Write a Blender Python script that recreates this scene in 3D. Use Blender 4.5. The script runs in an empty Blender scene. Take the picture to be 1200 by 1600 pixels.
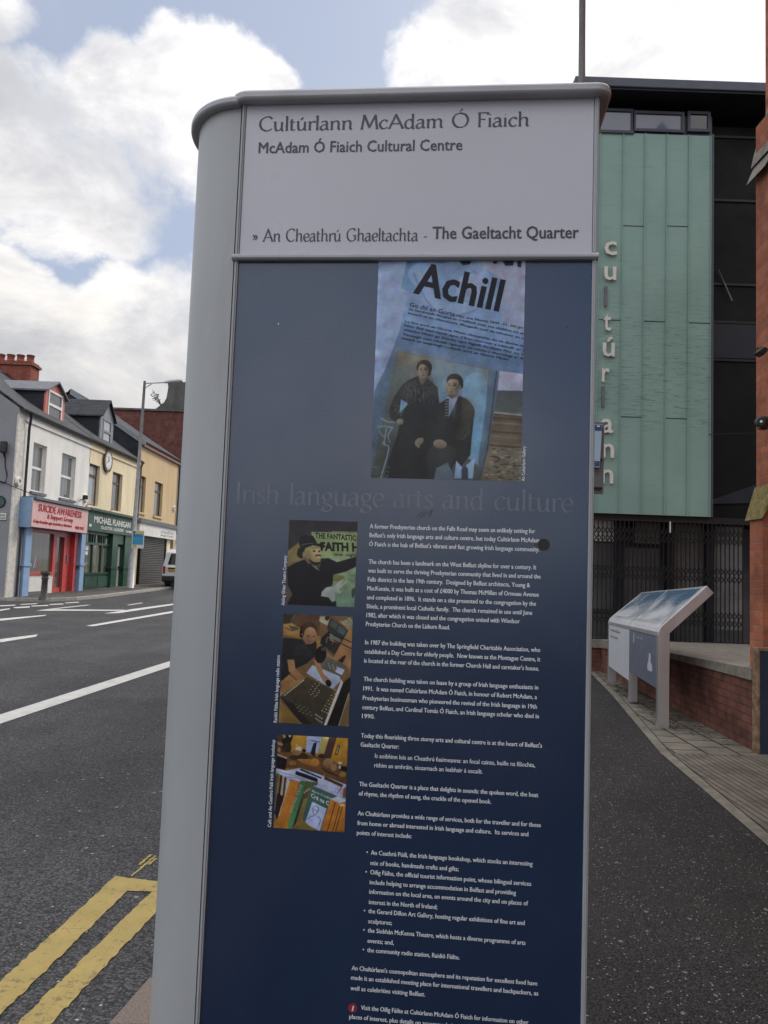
import bpy, bmesh, math, random
from mathutils import Vector, Matrix
random.seed(7)
R_ = math.radians
scene = bpy.context.scene
COL = scene.collection

# ------------------------------------------------------------------ camera
EYE = 1.55
PITCH, ROLL, FPX = R_(4.361), R_(2.034), 1200.0
_f = Vector((0, math.cos(PITCH), math.sin(PITCH)))
_u = Vector((0, -math.sin(PITCH), math.cos(PITCH)))
_r = Vector((1, 0, 0))
RT = _r*math.cos(ROLL) + _u*math.sin(ROLL)
UP = _u*math.cos(ROLL) - _r*math.sin(ROLL)
cd = bpy.data.cameras.new('camera')
cam = bpy.data.objects.new('camera', cd)
COL.objects.link(cam)
M = Matrix.Identity(4)
for i in range(3):
    M[i][0] = RT[i]; M[i][1] = UP[i]; M[i][2] = -_f[i]
M[2][3] = EYE
cam.matrix_world = M
cd.sensor_fit = 'VERTICAL'; cd.sensor_height = 36.0; cd.lens = 27.0
cd.clip_start = 0.05; cd.clip_end = 6000
scene.camera = cam

# ------------------------------------------------------------------ light
SUN_EL, SUN_AZ = R_(42), R_(38)
sd = bpy.data.lights.new('sun', 'SUN')
sd.energy = 1.5; sd.angle = R_(16); sd.color = (1.0, 0.95, 0.87)
sun = bpy.data.objects.new('sun', sd); COL.objects.link(sun)
sv = Vector((math.sin(SUN_AZ)*math.cos(SUN_EL), math.cos(SUN_AZ)*math.cos(SUN_EL), math.sin(SUN_EL)))
sun.rotation_euler = sv.to_track_quat('Z', 'Y').to_euler()

scene.view_settings.view_transform = 'Standard'
scene.view_settings.look = 'None'
scene.view_settings.exposure = 0.5
scene.view_settings.gamma = 1.0

def ray(px, py):
    return RT*((px-600)/FPX) + UP*((800-py)/FPX) + _f

class NT:
    """small helper to wire shader nodes"""
    def __init__(s, tree):
        s.t = tree; s.n = tree.nodes; s.l = tree.links
    def new(s, kind, **kw):
        n = s.n.new(kind)
        for k, v in kw.items(): setattr(n, k, v)
        return n
    def put(s, sock, v):
        if isinstance(v, bpy.types.NodeSocket): s.l.new(v, sock)
        else: sock.default_value = v
    def math(s, op, a, b=0.0, c=None, clamp=False):
        n = s.new('ShaderNodeMath', operation=op); n.use_clamp = clamp
        s.put(n.inputs[0], a); s.put(n.inputs[1], b)
        if c is not None: s.put(n.inputs[2], c)
        return n.outputs[0]
    def vmath(s, op, a, b=(0, 0, 0)):
        n = s.new('ShaderNodeVectorMath', operation=op)
        s.put(n.inputs[0], a); s.put(n.inputs[1], b)
        return n.outputs['Value'] if op == 'DOT_PRODUCT' else n.outputs[0]
    def ramp(s, v, a, b, lo=0.0, hi=1.0, smooth=True):
        n = s.new('ShaderNodeMapRange'); n.interpolation_type = 'SMOOTHSTEP' if smooth else 'LINEAR'
        s.put(n.inputs[0], v); s.put(n.inputs[1], a); s.put(n.inputs[2], b); s.put(n.inputs[3], lo); s.put(n.inputs[4], hi)
        return n.outputs[0]
    def noise(s, vec, scale, detail=4, rough=0.55, dist=0.0):
        n = s.new('ShaderNodeTexNoise')
        if vec is not None: s.l.new(vec, n.inputs['Vector'])
        n.inputs['Scale'].default_value = scale; n.inputs['Detail'].default_value = detail
        n.inputs['Roughness'].default_value = rough; n.inputs['Distortion'].default_value = dist
        return n.outputs['Fac']
    def mix(s, f, a, b, mode='MIX'):
        n = s.new('ShaderNodeMix', data_type='RGBA', blend_type=mode)
        s.put(n.inputs['Factor'], f)
        s.put(n.inputs['A'], a if isinstance(a, bpy.types.NodeSocket) else (*a[:3], 1))
        s.put(n.inputs['B'], b if isinstance(b, bpy.types.NodeSocket) else (*b[:3], 1))
        return n.outputs['Result']
    def mapping(s, vec, scale=(1, 1, 1), rot=(0, 0, 0), loc=(0, 0, 0)):
        n = s.new('ShaderNodeMapping'); s.l.new(vec, n.inputs['Vector'])
        n.inputs['Scale'].default_value = scale; n.inputs['Rotation'].default_value = rot; n.inputs['Location'].default_value = loc
        return n.outputs[0]

# ------------------------------------------------------------------ sky
world = bpy.data.worlds.new('World'); scene.world = world
world.use_nodes = True
W = NT(world.node_tree)
for n in list(W.n): W.n.remove(n)
sky = W.new('ShaderNodeTexSky', sky_type='NISHITA')
sky.sun_disc = False; sky.sun_elevation = SUN_EL; sky.sun_rotation = SUN_AZ
sky.air_density = 1.0; sky.dust_density = 2.5; sky.ozone_density = 1.5
tc = W.new('ShaderNodeTexCoord')
dirv = W.vmath('NORMALIZE', tc.outputs['Generated'])
warpn = W.new('ShaderNodeTexNoise'); W.l.new(dirv, warpn.inputs['Vector'])
warpn.inputs['Scale'].default_value = 11.0; warpn.inputs['Detail'].default_value = 6; warpn.inputs['Roughness'].default_value = 0.6
wv = W.vmath('SUBTRACT', warpn.outputs['Color'], (0.5, 0.5, 0.5))
wsc = W.new('ShaderNodeVectorMath', operation='SCALE'); W.l.new(wv, wsc.inputs[0]); wsc.inputs['Scale'].default_value = 0.055
dw = W.vmath('NORMALIZE', W.vmath('ADD', dirv, wsc.outputs[0]))
def blob(d, rad, soft, amp):
    """a cloud bank (amp > 0) or a clear gap (amp < 0) round a sky direction"""
    c = Vector(d).normalized()
    dot = W.vmath('DOT_PRODUCT', dw, tuple(c))
    return W.ramp(dot, math.cos(rad+soft), math.cos(max(rad-soft, 0.0)), 0.0, amp)
BANKS = [(70, 190, 105), (180, 178, 98), (285, 135, 85), (350, 125, 75), (405, 125, 40), (200, 280, 120), (80, 300, 105), (310, 240, 95), (130, 118, 36), (268, 74, 30), (345, 86, 32), (5, 12, 42),
         (60, 530, 110), (200, 500, 85), (285, 440, 55), (150, 610, 130), (310, 560, 100), (-10, 460, 80), (-150, 250, 160), (-160, 560, 200),
         (650, 105, 50), (705, 75, 58), (780, 62, 58), (850, 55, 75), (930, 40, 85), (1000, 85, 60), (1065, 110, 42), (720, 140, 80), (900, 140, 100), (1000, -60, 70),
         (520, 560, 160), (720, 460, 150), (700, 720, 200), (930, 620, 200), (1350, 300, 150), (1500, 600, 250)]
acc = 0.0
for x, y, rad in BANKS:
    d = ray(x, y); L = d.length; d.normalize()
    b = blob(d, rad/1200/L, .024, 1.0)
    acc = b if acc == 0.0 else W.math('MAXIMUM', acc, b)
for d, rad, soft in (((-.28, -1, .19), .17, .13), ((-.02, -1, .13), .10, .09), ((.8, -1, .9), .35, .2), ((-.3, -1, 1.0), .3, .15), ((-.9, -.5, .6), .35, .2), ((1, -.1, .5), .3, .2), ((0, .2, 1), .5, .2), ((-1, .3, .3), .4, .2)):  # unseen banks added behind and overhead, some for the text panel's reflection
    acc = W.math('MAXIMUM', acc, blob(d, rad, soft, 1.0))
for x, y, rad, am in ((45, 372, 42, .34), (262, 335, 44, .38), (150, 425, 46, .22), (275, 395, 40, .34), (60, 60, 40, .4)):
    d = ray(x, y); L = d.length; d.normalize(); acc = W.math('SUBTRACT', acc, blob(d, rad/1200/L, .03, am))
fine = W.noise(W.mapping(dirv, (1, 1, 1.35)), 8.5, 10, 0.60, 0.25)
dens = W.math('ADD', W.math('MULTIPLY', acc, 0.42), W.math('MULTIPLY', fine, 0.95))
cover = W.ramp(dens, 0.57, 0.83)
thick = W.ramp(dens, 0.70, 1.02)
shade = W.ramp(W.noise(W.mapping(dirv, (1, 1, 1.7)), 4.6, 7, 0.62, 0.3), 0.33, 0.69)
zdir = W.vmath('DOT_PRODUCT', dirv, (0, 0, 1))
low = W.ramp(zdir, 0.10, 0.46)
sunny = W.ramp(W.vmath('DOT_PRODUCT', dirv, tuple(Vector((.06, 1, .78)).normalized())), .80, .99)
lum = W.math('MULTIPLY_ADD', W.math('MULTIPLY', shade, W.math('MULTIPLY_ADD', low, .45, .55)), .36, W.math('MULTIPLY_ADD', low, .06, .36))
lum = W.math('ADD', lum, W.math('MULTIPLY', sunny, .10))
lum = W.math('ADD', lum, W.math('MULTIPLY', W.math('SUBTRACT', 1.0, thick), .06))
ydir = W.vmath('DOT_PRODUCT', dirv, (0, 1, 0))
boost = W.math('ADD', W.ramp(zdir, .66, .92, 1.0, 2.7), W.ramp(ydir, .05, -.5, 0.0, .85))  # added brightness, overhead and behind the camera out of view, to light the scene
lum = W.math('MULTIPLY', lum, W.math('MULTIPLY', boost, 10.0))
ccol = W.mix(shade, (.965, .975, 1.03), (1.035, 1.0, .95))
csc = W.new('ShaderNodeVectorMath', operation='SCALE'); W.l.new(ccol, csc.inputs[0]); W.l.new(lum, csc.inputs['Scale'])
hazy = W.mix(0.72, sky.outputs[0], (3.4, 3.9, 4.95))
hazy = W.mix(W.ramp(W.noise(dirv, 3.5, 5, .6), .45, .75, 0, .45), hazy, (4.1, 4.3, 4.8))
final = W.mix(cover, hazy, csc.outputs[0])
bg = W.new('ShaderNodeBackground'); W.l.new(final, bg.inputs['Color']); bg.inputs['Strength'].default_value = 0.1
wo = W.new('ShaderNodeOutputWorld'); W.l.new(bg.outputs[0], wo.inputs['Surface'])

# ------------------------------------------------------------------ helpers: pixels to places
def onY(px, py, Y):
    d = ray(px, py); return d*(Y/d.y) + Vector((0, 0, EYE))
def onX(px, py, X):
    d = ray(px, py); return d*(X/d.x) + Vector((0, 0, EYE))
def onZ(px, py, z=0.0):
    d = ray(px, py); return d*((z-EYE)/d.z) + Vector((0, 0, EYE))
KERB_X, FAR_KERB, FACE = -0.86, -9.9, -11.8
def zfar(Y): return 0.30 + 0.0125*(Y-25)
def hroad(x, Y):
    t = min((x-KERB_X)/(FAR_KERB-KERB_X), 1.0)
    return -0.12 + max(t, 0)*(zfar(Y)-0.10+0.12)
def onroad(px, py):
    z = 0
    for _ in range(25):
        p = onZ(px, py, z); z = hroad(p.x, p.y)
    return p

# ------------------------------------------------------------------ helpers: meshes
WM = {}
def s2l(c):
    return tuple((v/255/12.92) if v/255 <= .04045 else ((v/255+.055)/1.055)**2.4 for v in c)
class MB:
    def __init__(s):
        s.v = []; s.f = []; s.m = []; s.c = []; s.sm = []
    def face(s, pts, mi=0, col=None, smooth=False):
        i = len(s.v); s.v += [Vector(p) for p in pts]; s.f.append(tuple(range(i, i+len(pts)))); s.m.append(mi); s.c.append(col); s.sm.append(smooth)
    def box(s, a, b, mi=0):
        x0, y0, z0 = (min(a[i], b[i]) for i in range(3)); x1, y1, z1 = (max(a[i], b[i]) for i in range(3))
        i = len(s.v)
        s.v += [Vector(p) for p in ((x0,y0,z0),(x1,y0,z0),(x1,y1,z0),(x0,y1,z0),(x0,y0,z1),(x1,y0,z1),(x1,y1,z1),(x0,y1,z1))]
        for f in ((0,3,2,1),(4,5,6,7),(0,1,5,4),(1,2,6,5),(2,3,7,6),(3,0,4,7)):
            s.f.append(tuple(i+k for k in f)); s.m.append(mi); s.c.append(None); s.sm.append(False)
        return s
    def prism(s, poly, vec, mi=0, smooth=False, caps=True):
        """poly: loop of points, swept by vec"""
        vec = Vector(vec); n = len(poly); i = len(s.v)
        s.v += [Vector(p) for p in poly] + [Vector(p)+vec for p in poly]
        for k in range(n):
            s.f.append((i+k, i+(k+1) % n, i+n+(k+1) % n, i+n+k)); s.m.append(mi); s.c.append(None); s.sm.append(smooth)
        if caps:
            s.f.append(tuple(i+k for k in reversed(range(n)))); s.m.append(mi); s.c.append(None); s.sm.append(False)
            s.f.append(tuple(i+n+k for k in range(n))); s.m.append(mi); s.c.append(None); s.sm.append(False)
        return s
    def tube(s, pts, rad, n=8, mi=0, caps=True):
        pts = [Vector(p) for p in pts]
        rads = rad if isinstance(rad, (list, tuple)) else [rad]*len(pts)
        i0 = len(s.v)
        for k, p in enumerate(pts):
            t = (pts[min(k+1, len(pts)-1)] - pts[max(k-1, 0)]).normalized()
            a = Vector((0, 0, 1)) if abs(t.z) < .9 else Vector((1, 0, 0))
            e1 = t.cross(a).normalized(); e2 = t.cross(e1)
            for j in range(n):
                th = 2*math.pi*j/n
                s.v.append(p + (e1*math.cos(th)+e2*math.sin(th))*rads[k])
        for k in range(len(pts)-1):
            for j in range(n):
                s.f.append((i0+k*n+j, i0+k*n+(j+1) % n, i0+(k+1)*n+(j+1) % n, i0+(k+1)*n+j)); s.m.append(mi); s.c.append(None); s.sm.append(True)
        if caps:
            for b, rev in ((0, False), (len(pts)-1, True)):
                r = [i0+b*n+j for j in range(n)]
                s.f.append(tuple(reversed(r)) if rev else tuple(r)); s.m.append(mi); s.c.append(None); s.sm.append(False)
        return s
    def build(s, name, mats, parent=None, local=False, bevel=0.0, weld=False):
        me = bpy.data.meshes.new(name)
        vs = s.v
        if parent is not None and not local:
            inv = WM[parent.name].inverted(); vs = [inv @ v for v in vs]
        me.from_pydata([tuple(v) for v in vs], [], s.f)
        mats = mats if isinstance(mats, (list, tuple)) else [mats]
        for m in mats: me.materials.append(m)
        for p, mi, sm in zip(me.polygons, s.m, s.sm): p.material_index = mi; p.use_smooth = sm
        if any(c is not None for c in s.c):
            at = me.color_attributes.new('Col', 'FLOAT_COLOR', 'CORNER')
            for p, c in zip(me.polygons, s.c):
                for k, li in enumerate(p.loop_indices):
                    cc = c[k] if isinstance(c, list) else c
                    at.data[li].color = (*cc, 1)
        me.update()
        if weld:
            bm = bmesh.new(); bm.from_mesh(me); bmesh.ops.remove_doubles(bm, verts=bm.verts, dist=1e-5); bm.to_mesh(me); bm.free()
            me.polygons.foreach_set('use_smooth', [True]*len(me.polygons)); me.set_sharp_from_angle(angle=R_(32))
        o = bpy.data.objects.new(name, me); COL.objects.link(o)
        if parent is not None: o.parent = parent; WM[o.name] = WM[parent.name]
        else: WM[o.name] = Matrix.Identity(4)
        if bevel:
            b = o.modifiers.new('bevel', 'BEVEL'); b.width = bevel; b.segments = 2; b.limit_method = 'ANGLE'; b.angle_limit = R_(40)
        return o
def tag(o, label=None, cat=None, group=None, kind=None):
    if label: o['label'] = label
    if cat: o['category'] = cat
    if group: o['group'] = group
    if kind: o['kind'] = kind
    return o
def thing(name, label, cat, loc=(0, 0, 0), rz=0.0, group=None):
    o = bpy.data.objects.new(name, None); COL.objects.link(o)
    o.location = loc; o.rotation_euler = (0, 0, rz); o.empty_display_size = .2
    WM[o.name] = Matrix.Translation(Vector(loc)) @ Matrix.Rotation(rz, 4, 'Z')
    return tag(o, label, cat, group)
def bx(name, a, b, m, parent, bevel=0.0, local=False):
    return MB().box(a, b).build(name, m, parent, local, bevel)

# ------------------------------------------------------------------ materials
def mat(name, col, rough=0.6, var=0.12, scale=6.0, bump=0.0, bscale=40.0, metal=0.0, spec=0.5, coat=0.0, stain=None, stain_amt=0.0, stain_scale=1.5, stretch=(1, 1, 1)):
    m = bpy.data.materials.new(name); m.use_nodes = True
    t = NT(m.node_tree); p = t.n['Principled BSDF']
    tcn = t.new('ShaderNodeTexCoord'); v = tcn.outputs['Object']
    if stretch != (1, 1, 1): v = t.mapping(v, stretch)
    n = t.noise(v, scale, 6, 0.6)
    hi = tuple(min(1, c*(1+var)) for c in col); lo = tuple(c*(1-var) for c in col)
    c = t.mix(t.ramp(n, .3, .7), lo, hi)
    if stain:
        sn = t.noise(v, stain_scale, 7, 0.65, 0.4)
        c = t.mix(t.math('MULTIPLY', t.ramp(sn, .5, .72), stain_amt), c, stain)
    t.l.new(c, p.inputs['Base Color'])
    t.put(p.inputs['Roughness'], t.ramp(t.noise(v, scale*1.7, 3), .3, .7, max(rough-.07, 0.02), min(rough+.07, 1), False))
    p.inputs['Metallic'].default_value = metal; p.inputs['Specular IOR Level'].default_value = spec
    if coat: p.inputs['Coat Weight'].default_value = coat; p.inputs['Coat Roughness'].default_value = 0.05
    if bump:
        b = t.new('ShaderNodeBump'); b.inputs['Strength'].default_value = bump; b.inputs['Distance'].default_value = 0.01
        t.l.new(t.noise(v, bscale, 4), b.inputs['Height']); t.l.new(b.outputs[0], p.inputs['Normal'])
    return m
def wall_uv(t, roofdir=None):
    """(along the wall, up) for upright faces of either heading"""
    g = t.new('ShaderNodeNewGeometry'); sp = t.new('ShaderNodeSeparateXYZ'); t.l.new(g.outputs['Position'], sp.inputs[0])
    sn = t.new('ShaderNodeSeparateXYZ'); t.l.new(g.outputs['True Normal'], sn.inputs[0])
    k = t.math('GREATER_THAN', t.math('ABSOLUTE', sn.outputs[0]), 0.6)
    mx = t.new('ShaderNodeMix', data_type='FLOAT'); t.l.new(k, mx.inputs['Factor']); t.l.new(sp.outputs[0], mx.inputs['A']); t.l.new(sp.outputs[1], mx.inputs['B'])
    cb = t.new('ShaderNodeCombineXYZ'); t.l.new(mx.outputs['Result'], cb.inputs[0]); t.l.new(sp.outputs[2], cb.inputs[1])
    return cb.outputs[0], g.outputs['Position']
def brick_mat(name, c1, c2, mortar, w=.225, h=.075, joint=.01, rough=.85, bump=.5, plan=False, roof=False, var=.25, vein=None):
    m = bpy.data.materials.new(name); m.use_nodes = True
    t = NT(m.node_tree); p = t.n['Principled BSDF']
    if plan or roof:
        g = t.new('ShaderNodeNewGeometry'); pos = g.outputs['Position']; sp = t.new('ShaderNodeSeparateXYZ'); t.l.new(pos, sp.inputs[0])
        cb = t.new('ShaderNodeCombineXYZ'); t.l.new(sp.outputs[1], cb.inputs[0]); t.l.new(sp.outputs[2 if roof else 0], cb.inputs[1]); uv = cb.outputs[0]
    else:
        uv, pos = wall_uv(t)
    wob = t.new('ShaderNodeTexNoise'); t.l.new(pos, wob.inputs['Vector']); wob.inputs['Scale'].default_value = 9
    wv_ = t.vmath('SUBTRACT', wob.outputs['Color'], (.5, .5, .5))
    sc = t.new('ShaderNodeVectorMath', operation='SCALE'); t.l.new(wv_, sc.inputs[0]); sc.inputs['Scale'].default_value = joint*1.2
    uv = t.vmath('ADD', uv, sc.outputs[0])
    b = t.new('ShaderNodeTexBrick'); t.l.new(uv, b.inputs['Vector'])
    b.inputs['Scale'].default_value = 1; b.inputs['Brick Width'].default_value = w; b.inputs['Row Height'].default_value = h
    b.inputs['Mortar Size'].default_value = joint; b.inputs['Mortar Smooth'].default_value = .2
    b.inputs['Color1'].default_value = (*c1, 1); b.inputs['Color2'].default_value = (*c2, 1); b.inputs['Mortar'].default_value = (*mortar, 1)
    n = t.ramp(t.noise(pos, 3.0, 8, .65), .3, .7, 1-var, 1+var)
    c = t.new('ShaderNodeVectorMath', operation='SCALE'); t.l.new(b.outputs['Color'], c.inputs[0]); t.l.new(n, c.inputs['Scale'])
    cc = c.outputs[0]
    if vein:
        cc = t.mix(t.math('MULTIPLY', t.ramp(t.noise(pos, 1.3, 8, .7), .52, .7), .6), cc, vein)
    t.l.new(cc, p.inputs['Base Color']); p.inputs['Roughness'].default_value = rough; p.inputs['Specular IOR Level'].default_value = .25
    bp = t.new('ShaderNodeBump'); bp.inputs['Strength'].default_value = bump; bp.inputs['Distance'].default_value = .008
    hgt = t.math('ADD', t.math('MULTIPLY', b.outputs['Fac'], -1), t.math('MULTIPLY', t.noise(pos, 60, 4), .35))
    t.l.new(hgt, bp.inputs['Height']); t.l.new(bp.outputs[0], p.inputs['Normal'])
    return m
def asphalt(name, base, chip, chip_amt, scale=95, bump=.9, tint=None, speck=.012, crush=1.0):
    m = bpy.data.materials.new(name); m.use_nodes = True
    t = NT(m.node_tree); p = t.n['Principled BSDF']
    g = t.new('ShaderNodeNewGeometry'); pos = g.outputs['Position']
    vo = t.new('ShaderNodeTexVoronoi'); t.l.new(pos, vo.inputs['Vector']); vo.inputs['Scale'].default_value = scale
    sp = t.new('ShaderNodeSeparateColor'); t.l.new(vo.outputs['Color'], sp.inputs[0])
    stone = t.ramp(sp.outputs[0], 0, 1, .42, 1.7, False)
    edge = t.ramp(vo.outputs['Distance'], .25, .75, 1.1, .4)
    big = t.math('MULTIPLY', t.ramp(t.noise(pos, .9, 7, .6), .3, .7, .80, 1.16), t.ramp(t.noise(t.mapping(pos, (1.3, .16, 1)), .8, 6, .6), .32, .68, .84, 1.14))
    k = t.math('MULTIPLY', t.math('MULTIPLY', stone, edge), big)
    c = t.new('ShaderNodeVectorMath', operation='SCALE'); c.inputs[0].default_value = base; t.l.new(k, c.inputs['Scale'])
    cc = c.outputs[0]
    v2 = t.new('ShaderNodeTexVoronoi'); t.l.new(pos, v2.inputs['Vector']); v2.inputs['Scale'].default_value = scale*.85
    s2 = t.new('ShaderNodeSeparateColor'); t.l.new(v2.outputs['Color'], s2.inputs[0])
    ch = t.math('MULTIPLY', t.math('GREATER_THAN', s2.outputs[1], 1-chip_amt), t.math('LESS_THAN', v2.outputs['Distance'], .42))
    cc = t.mix(ch, cc, chip)
    v3 = t.new('ShaderNodeTexVoronoi'); t.l.new(pos, v3.inputs['Vector']); v3.inputs['Scale'].default_value = 9.0
    s3 = t.new('ShaderNodeSeparateColor'); t.l.new(v3.outputs['Color'], s3.inputs[0])
    gum = t.math('MULTIPLY', t.math('GREATER_THAN', s3.outputs[2], 1-speck*12), t.math('LESS_THAN', t.math('ADD', v3.outputs['Distance'], t.math('MULTIPLY', t.noise(pos, 60, 3), .14)), .17))
    cc = t.mix(t.math('MULTIPLY', gum, .75), cc, tuple(x*.8 for x in chip))
    t.l.new(cc, p.inputs['Base Color']); p.inputs['Roughness'].default_value = .8; p.inputs['Specular IOR Level'].default_value = .3
    bp = t.new('ShaderNodeBump'); bp.inputs['Strength'].default_value = bump; bp.inputs['Distance'].default_value = .006
    t.l.new(t.math('ADD', t.math('MULTIPLY', vo.outputs['Distance'], -1), sp.outputs[1]), bp.inputs['Height']); t.l.new(bp.outputs[0], p.inputs['Normal'])
    return m
def paint_mat(name, col, wear, scale=30):
    """road paint, chipped away over the stones under it"""
    m = bpy.data.materials.new(name); m.use_nodes = True
    t = NT(m.node_tree); p = t.n['Principled BSDF']
    g = t.new('ShaderNodeNewGeometry'); pos = g.outputs['Position']
    n = t.noise(pos, scale, 8, .7); b = t.noise(pos, 3, 5, .6)
    k = t.ramp(t.math('ADD', n, t.math('MULTIPLY', b, .5)), .56, .70)
    vo = t.new('ShaderNodeTexVoronoi'); vo.feature = 'DISTANCE_TO_EDGE'; t.l.new(pos, vo.inputs['Vector']); vo.inputs['Scale'].default_value = 7.0
    crack = t.math('MULTIPLY', t.ramp(vo.outputs['Distance'], .012, .004), t.ramp(b, .5, .58))
    k = t.math('MULTIPLY', k, t.math('SUBTRACT', 1.0, crack))
    c = t.mix(t.ramp(t.noise(pos, 6, 6, .6), .3, .7), tuple(x*.84 for x in col), col)
    c = t.mix(t.ramp(t.noise(t.mapping(pos, (60, 2, 1), (0, 0, .15)), 1.0, 4), .62, .75, 0, .4), c, (.09, .085, .07))
    c = t.mix(t.math('MULTIPLY', t.math('SUBTRACT', 1.0, k), wear), c, (.06, .058, .055))
    t.l.new(c, p.inputs['Base Color']); p.inputs['Roughness'].default_value = .75; p.inputs['Specular IOR Level'].default_value = .3
    bp = t.new('ShaderNodeBump'); bp.inputs['Strength'].default_value = .5; bp.inputs['Distance'].default_value = .006
    t.l.new(t.noise(pos, 90, 4), bp.inputs['Height']); t.l.new(bp.outputs[0], p.inputs['Normal'])
    return m
def glass_mat(name, col, rough=.06, folds=0.0, fold_scale=9.0, axis=1):
    """window glass: dark room or net curtain behind a glossy pane"""
    m = bpy.data.materials.new(name); m.use_nodes = True
    t = NT(m.node_tree); p = t.n['Principled BSDF']
    g = t.new('ShaderNodeNewGeometry'); pos = g.outputs['Position']
    c = t.mix(t.noise(pos, 1.6, 3), tuple(x*.75 for x in col), tuple(x*1.2 for x in col))
    if folds:
        sp = t.new('ShaderNodeSeparateXYZ'); t.l.new(pos, sp.inputs[0])
        wob = t.math('ADD', t.math('MULTIPLY', sp.outputs[axis], fold_scale*6.28), t.math('MULTIPLY', t.noise(pos, 1.5, 2), 5.0))
        w = t.math('MULTIPLY_ADD', t.math('SINE', wob), .5, .5)
        c = t.mix(t.math('MULTIPLY', w, folds), c, tuple(x*.35 for x in col))
    t.l.new(c, p.inputs['Base Color']); p.inputs['Roughness'].default_value = rough; p.inputs['Specular IOR Level'].default_value = .5
    p.inputs['Coat Weight'].default_value = .6; p.inputs['Coat Roughness'].default_value = .03
    return m
def print_mat(name, grain=.06):
    m = bpy.data.materials.new(name); m.use_nodes = True
    t = NT(m.node_tree); p = t.n['Principled BSDF']
    a = t.new('ShaderNodeVertexColor'); a.layer_name = 'Col'
    tcn = t.new('ShaderNodeTexCoord')
    n = t.ramp(t.noise(tcn.outputs['Object'], 160, 5, .7), .25, .75, 1-grain, 1+grain, False)
    n2 = t.ramp(t.noise(tcn.outputs['Object'], 38, 4, .6), .25, .75, 1-grain, 1+grain, False)
    c = t.new('ShaderNodeVectorMath', operation='SCALE'); t.l.new(a.outputs[0], c.inputs[0]); t.l.new(t.math('MULTIPLY', n, n2), c.inputs['Scale'])
    t.l.new(c.outputs[0], p.inputs['Base Color']); p.inputs['Roughness'].default_value = .26; p.inputs['Specular IOR Level'].default_value = .28
    p.inputs['Coat Weight'].default_value = 0; p.inputs['Coat Roughness'].default_value = .22
    return m

M_STEEL = mat('brushed_steel', (.62, .62, .63), .34, .08, 4, .05, 300, metal=.9, stretch=(1, 1, .05))
M_SIGN = mat('satin_silver_paint', (.365, .385, .405), .42, .06, 3.0, .04, 500, spec=.5, stain=(.27, .275, .27), stain_amt=.45, stain_scale=5, stretch=(1, 1, .35))
M_SIGNCAP = mat('satin_grey_cap_paint', (.40, .415, .44), .45, .08, 5.0, .05, 500, stain=(.2, .2, .2), stain_amt=.3, stain_scale=7)
M_HEAD = mat('white_enamel_panel', (.52, .53, .595), .33, .03, 2.0, 0, spec=.5, stain=(.47, .48, .50), stain_amt=.18, stain_scale=3)
M_NAVY = mat('navy_laminate', (.011, .026, .066), .24, .10, 2.5, 0, spec=.65, coat=.32, stain=(.018, .03, .07), stain_amt=.3, stain_scale=9)
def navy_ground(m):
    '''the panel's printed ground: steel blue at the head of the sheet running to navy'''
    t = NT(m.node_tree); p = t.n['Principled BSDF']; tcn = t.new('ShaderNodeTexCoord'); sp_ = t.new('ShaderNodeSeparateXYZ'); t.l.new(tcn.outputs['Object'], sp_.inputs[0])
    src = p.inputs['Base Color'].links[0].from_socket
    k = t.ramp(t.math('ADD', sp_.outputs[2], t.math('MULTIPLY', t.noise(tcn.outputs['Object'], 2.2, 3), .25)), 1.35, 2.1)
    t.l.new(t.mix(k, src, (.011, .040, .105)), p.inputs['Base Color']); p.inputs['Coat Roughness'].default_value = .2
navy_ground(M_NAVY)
M_PRINT = print_mat('printed_picture')
M_INK = mat('dark_vinyl_lettering', (.035, .042, .055), .4, .1)
M_INKW = mat('white_print', (.72, .76, .80), .35, .03)
M_GHOST = mat('ghost_blue_print', (.046, .074, .128), .28, .05, spec=.7, coat=.5)
M_BLACK = mat('black_rubber', (.015, .015, .016), .6, .2)
M_RED_INFO = mat('red_print', (.28, .03, .04), .35, .1)
M_LAMP = mat('galvanised_post', (.40, .405, .42), .5, .12, 5, .05, 120, metal=.1, stain=(.25, .25, .26), stain_amt=.4, stain_scale=3)
M_ROAD = asphalt('road_asphalt', (.060, .060, .064), (.36, .35, .34), .006, 85, 1.0, speck=.004)
M_PAVE = asphalt('pavement_asphalt', (.034, .0305, .030), (.26, .25, .24), .05, 120, .7, speck=.012)
M_FARPAVE = asphalt('far_pavement_asphalt', (.095, .088, .083), (.2, .19, .18), .02, 60, .4, speck=.004)
M_KERB = mat('granite_kerb', (.165, .13, .112), .85, .3, 130, .6, 160, stain=(.1, .08, .07), stain_amt=.6, stain_scale=60)
M_FARKERB = mat('concrete_kerb', (.33, .31, .28), .85, .2, 8, .3, 60)
M_WHITEP = paint_mat('white_road_paint', (.50, .49, .47), .22)
M_YELLOWP = paint_mat('yellow_road_paint', (.36, .275, .095), .6, 38)
M_SETT = brick_mat('buff_pavers', (.185, .165, .135), (.155, .14, .115), (.035, .03, .026), .30, .30, .014, plan=True, var=.3, vein=(.09, .085, .06))
M_RIB = brick_mat('buff_block_paving', (.165, .145, .12), (.14, .122, .10), (.075, .065, .055), 1.6, .058, .009, plan=True, var=.3, vein=(.09, .08, .06))
M_EDGE = mat('stone_edging', (.17, .155, .125), .85, .25, 9, .5, 60, stain=(.07, .075, .045), stain_amt=.6)
M_GROUND = mat('earth', (.10, .10, .075), .95, .2, .05)
M_CHURCH = brick_mat('church_red_brick', (.42, .135, .065), (.29, .088, .05), (.24, .14, .10), .225, .072, .008, var=.3)
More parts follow.
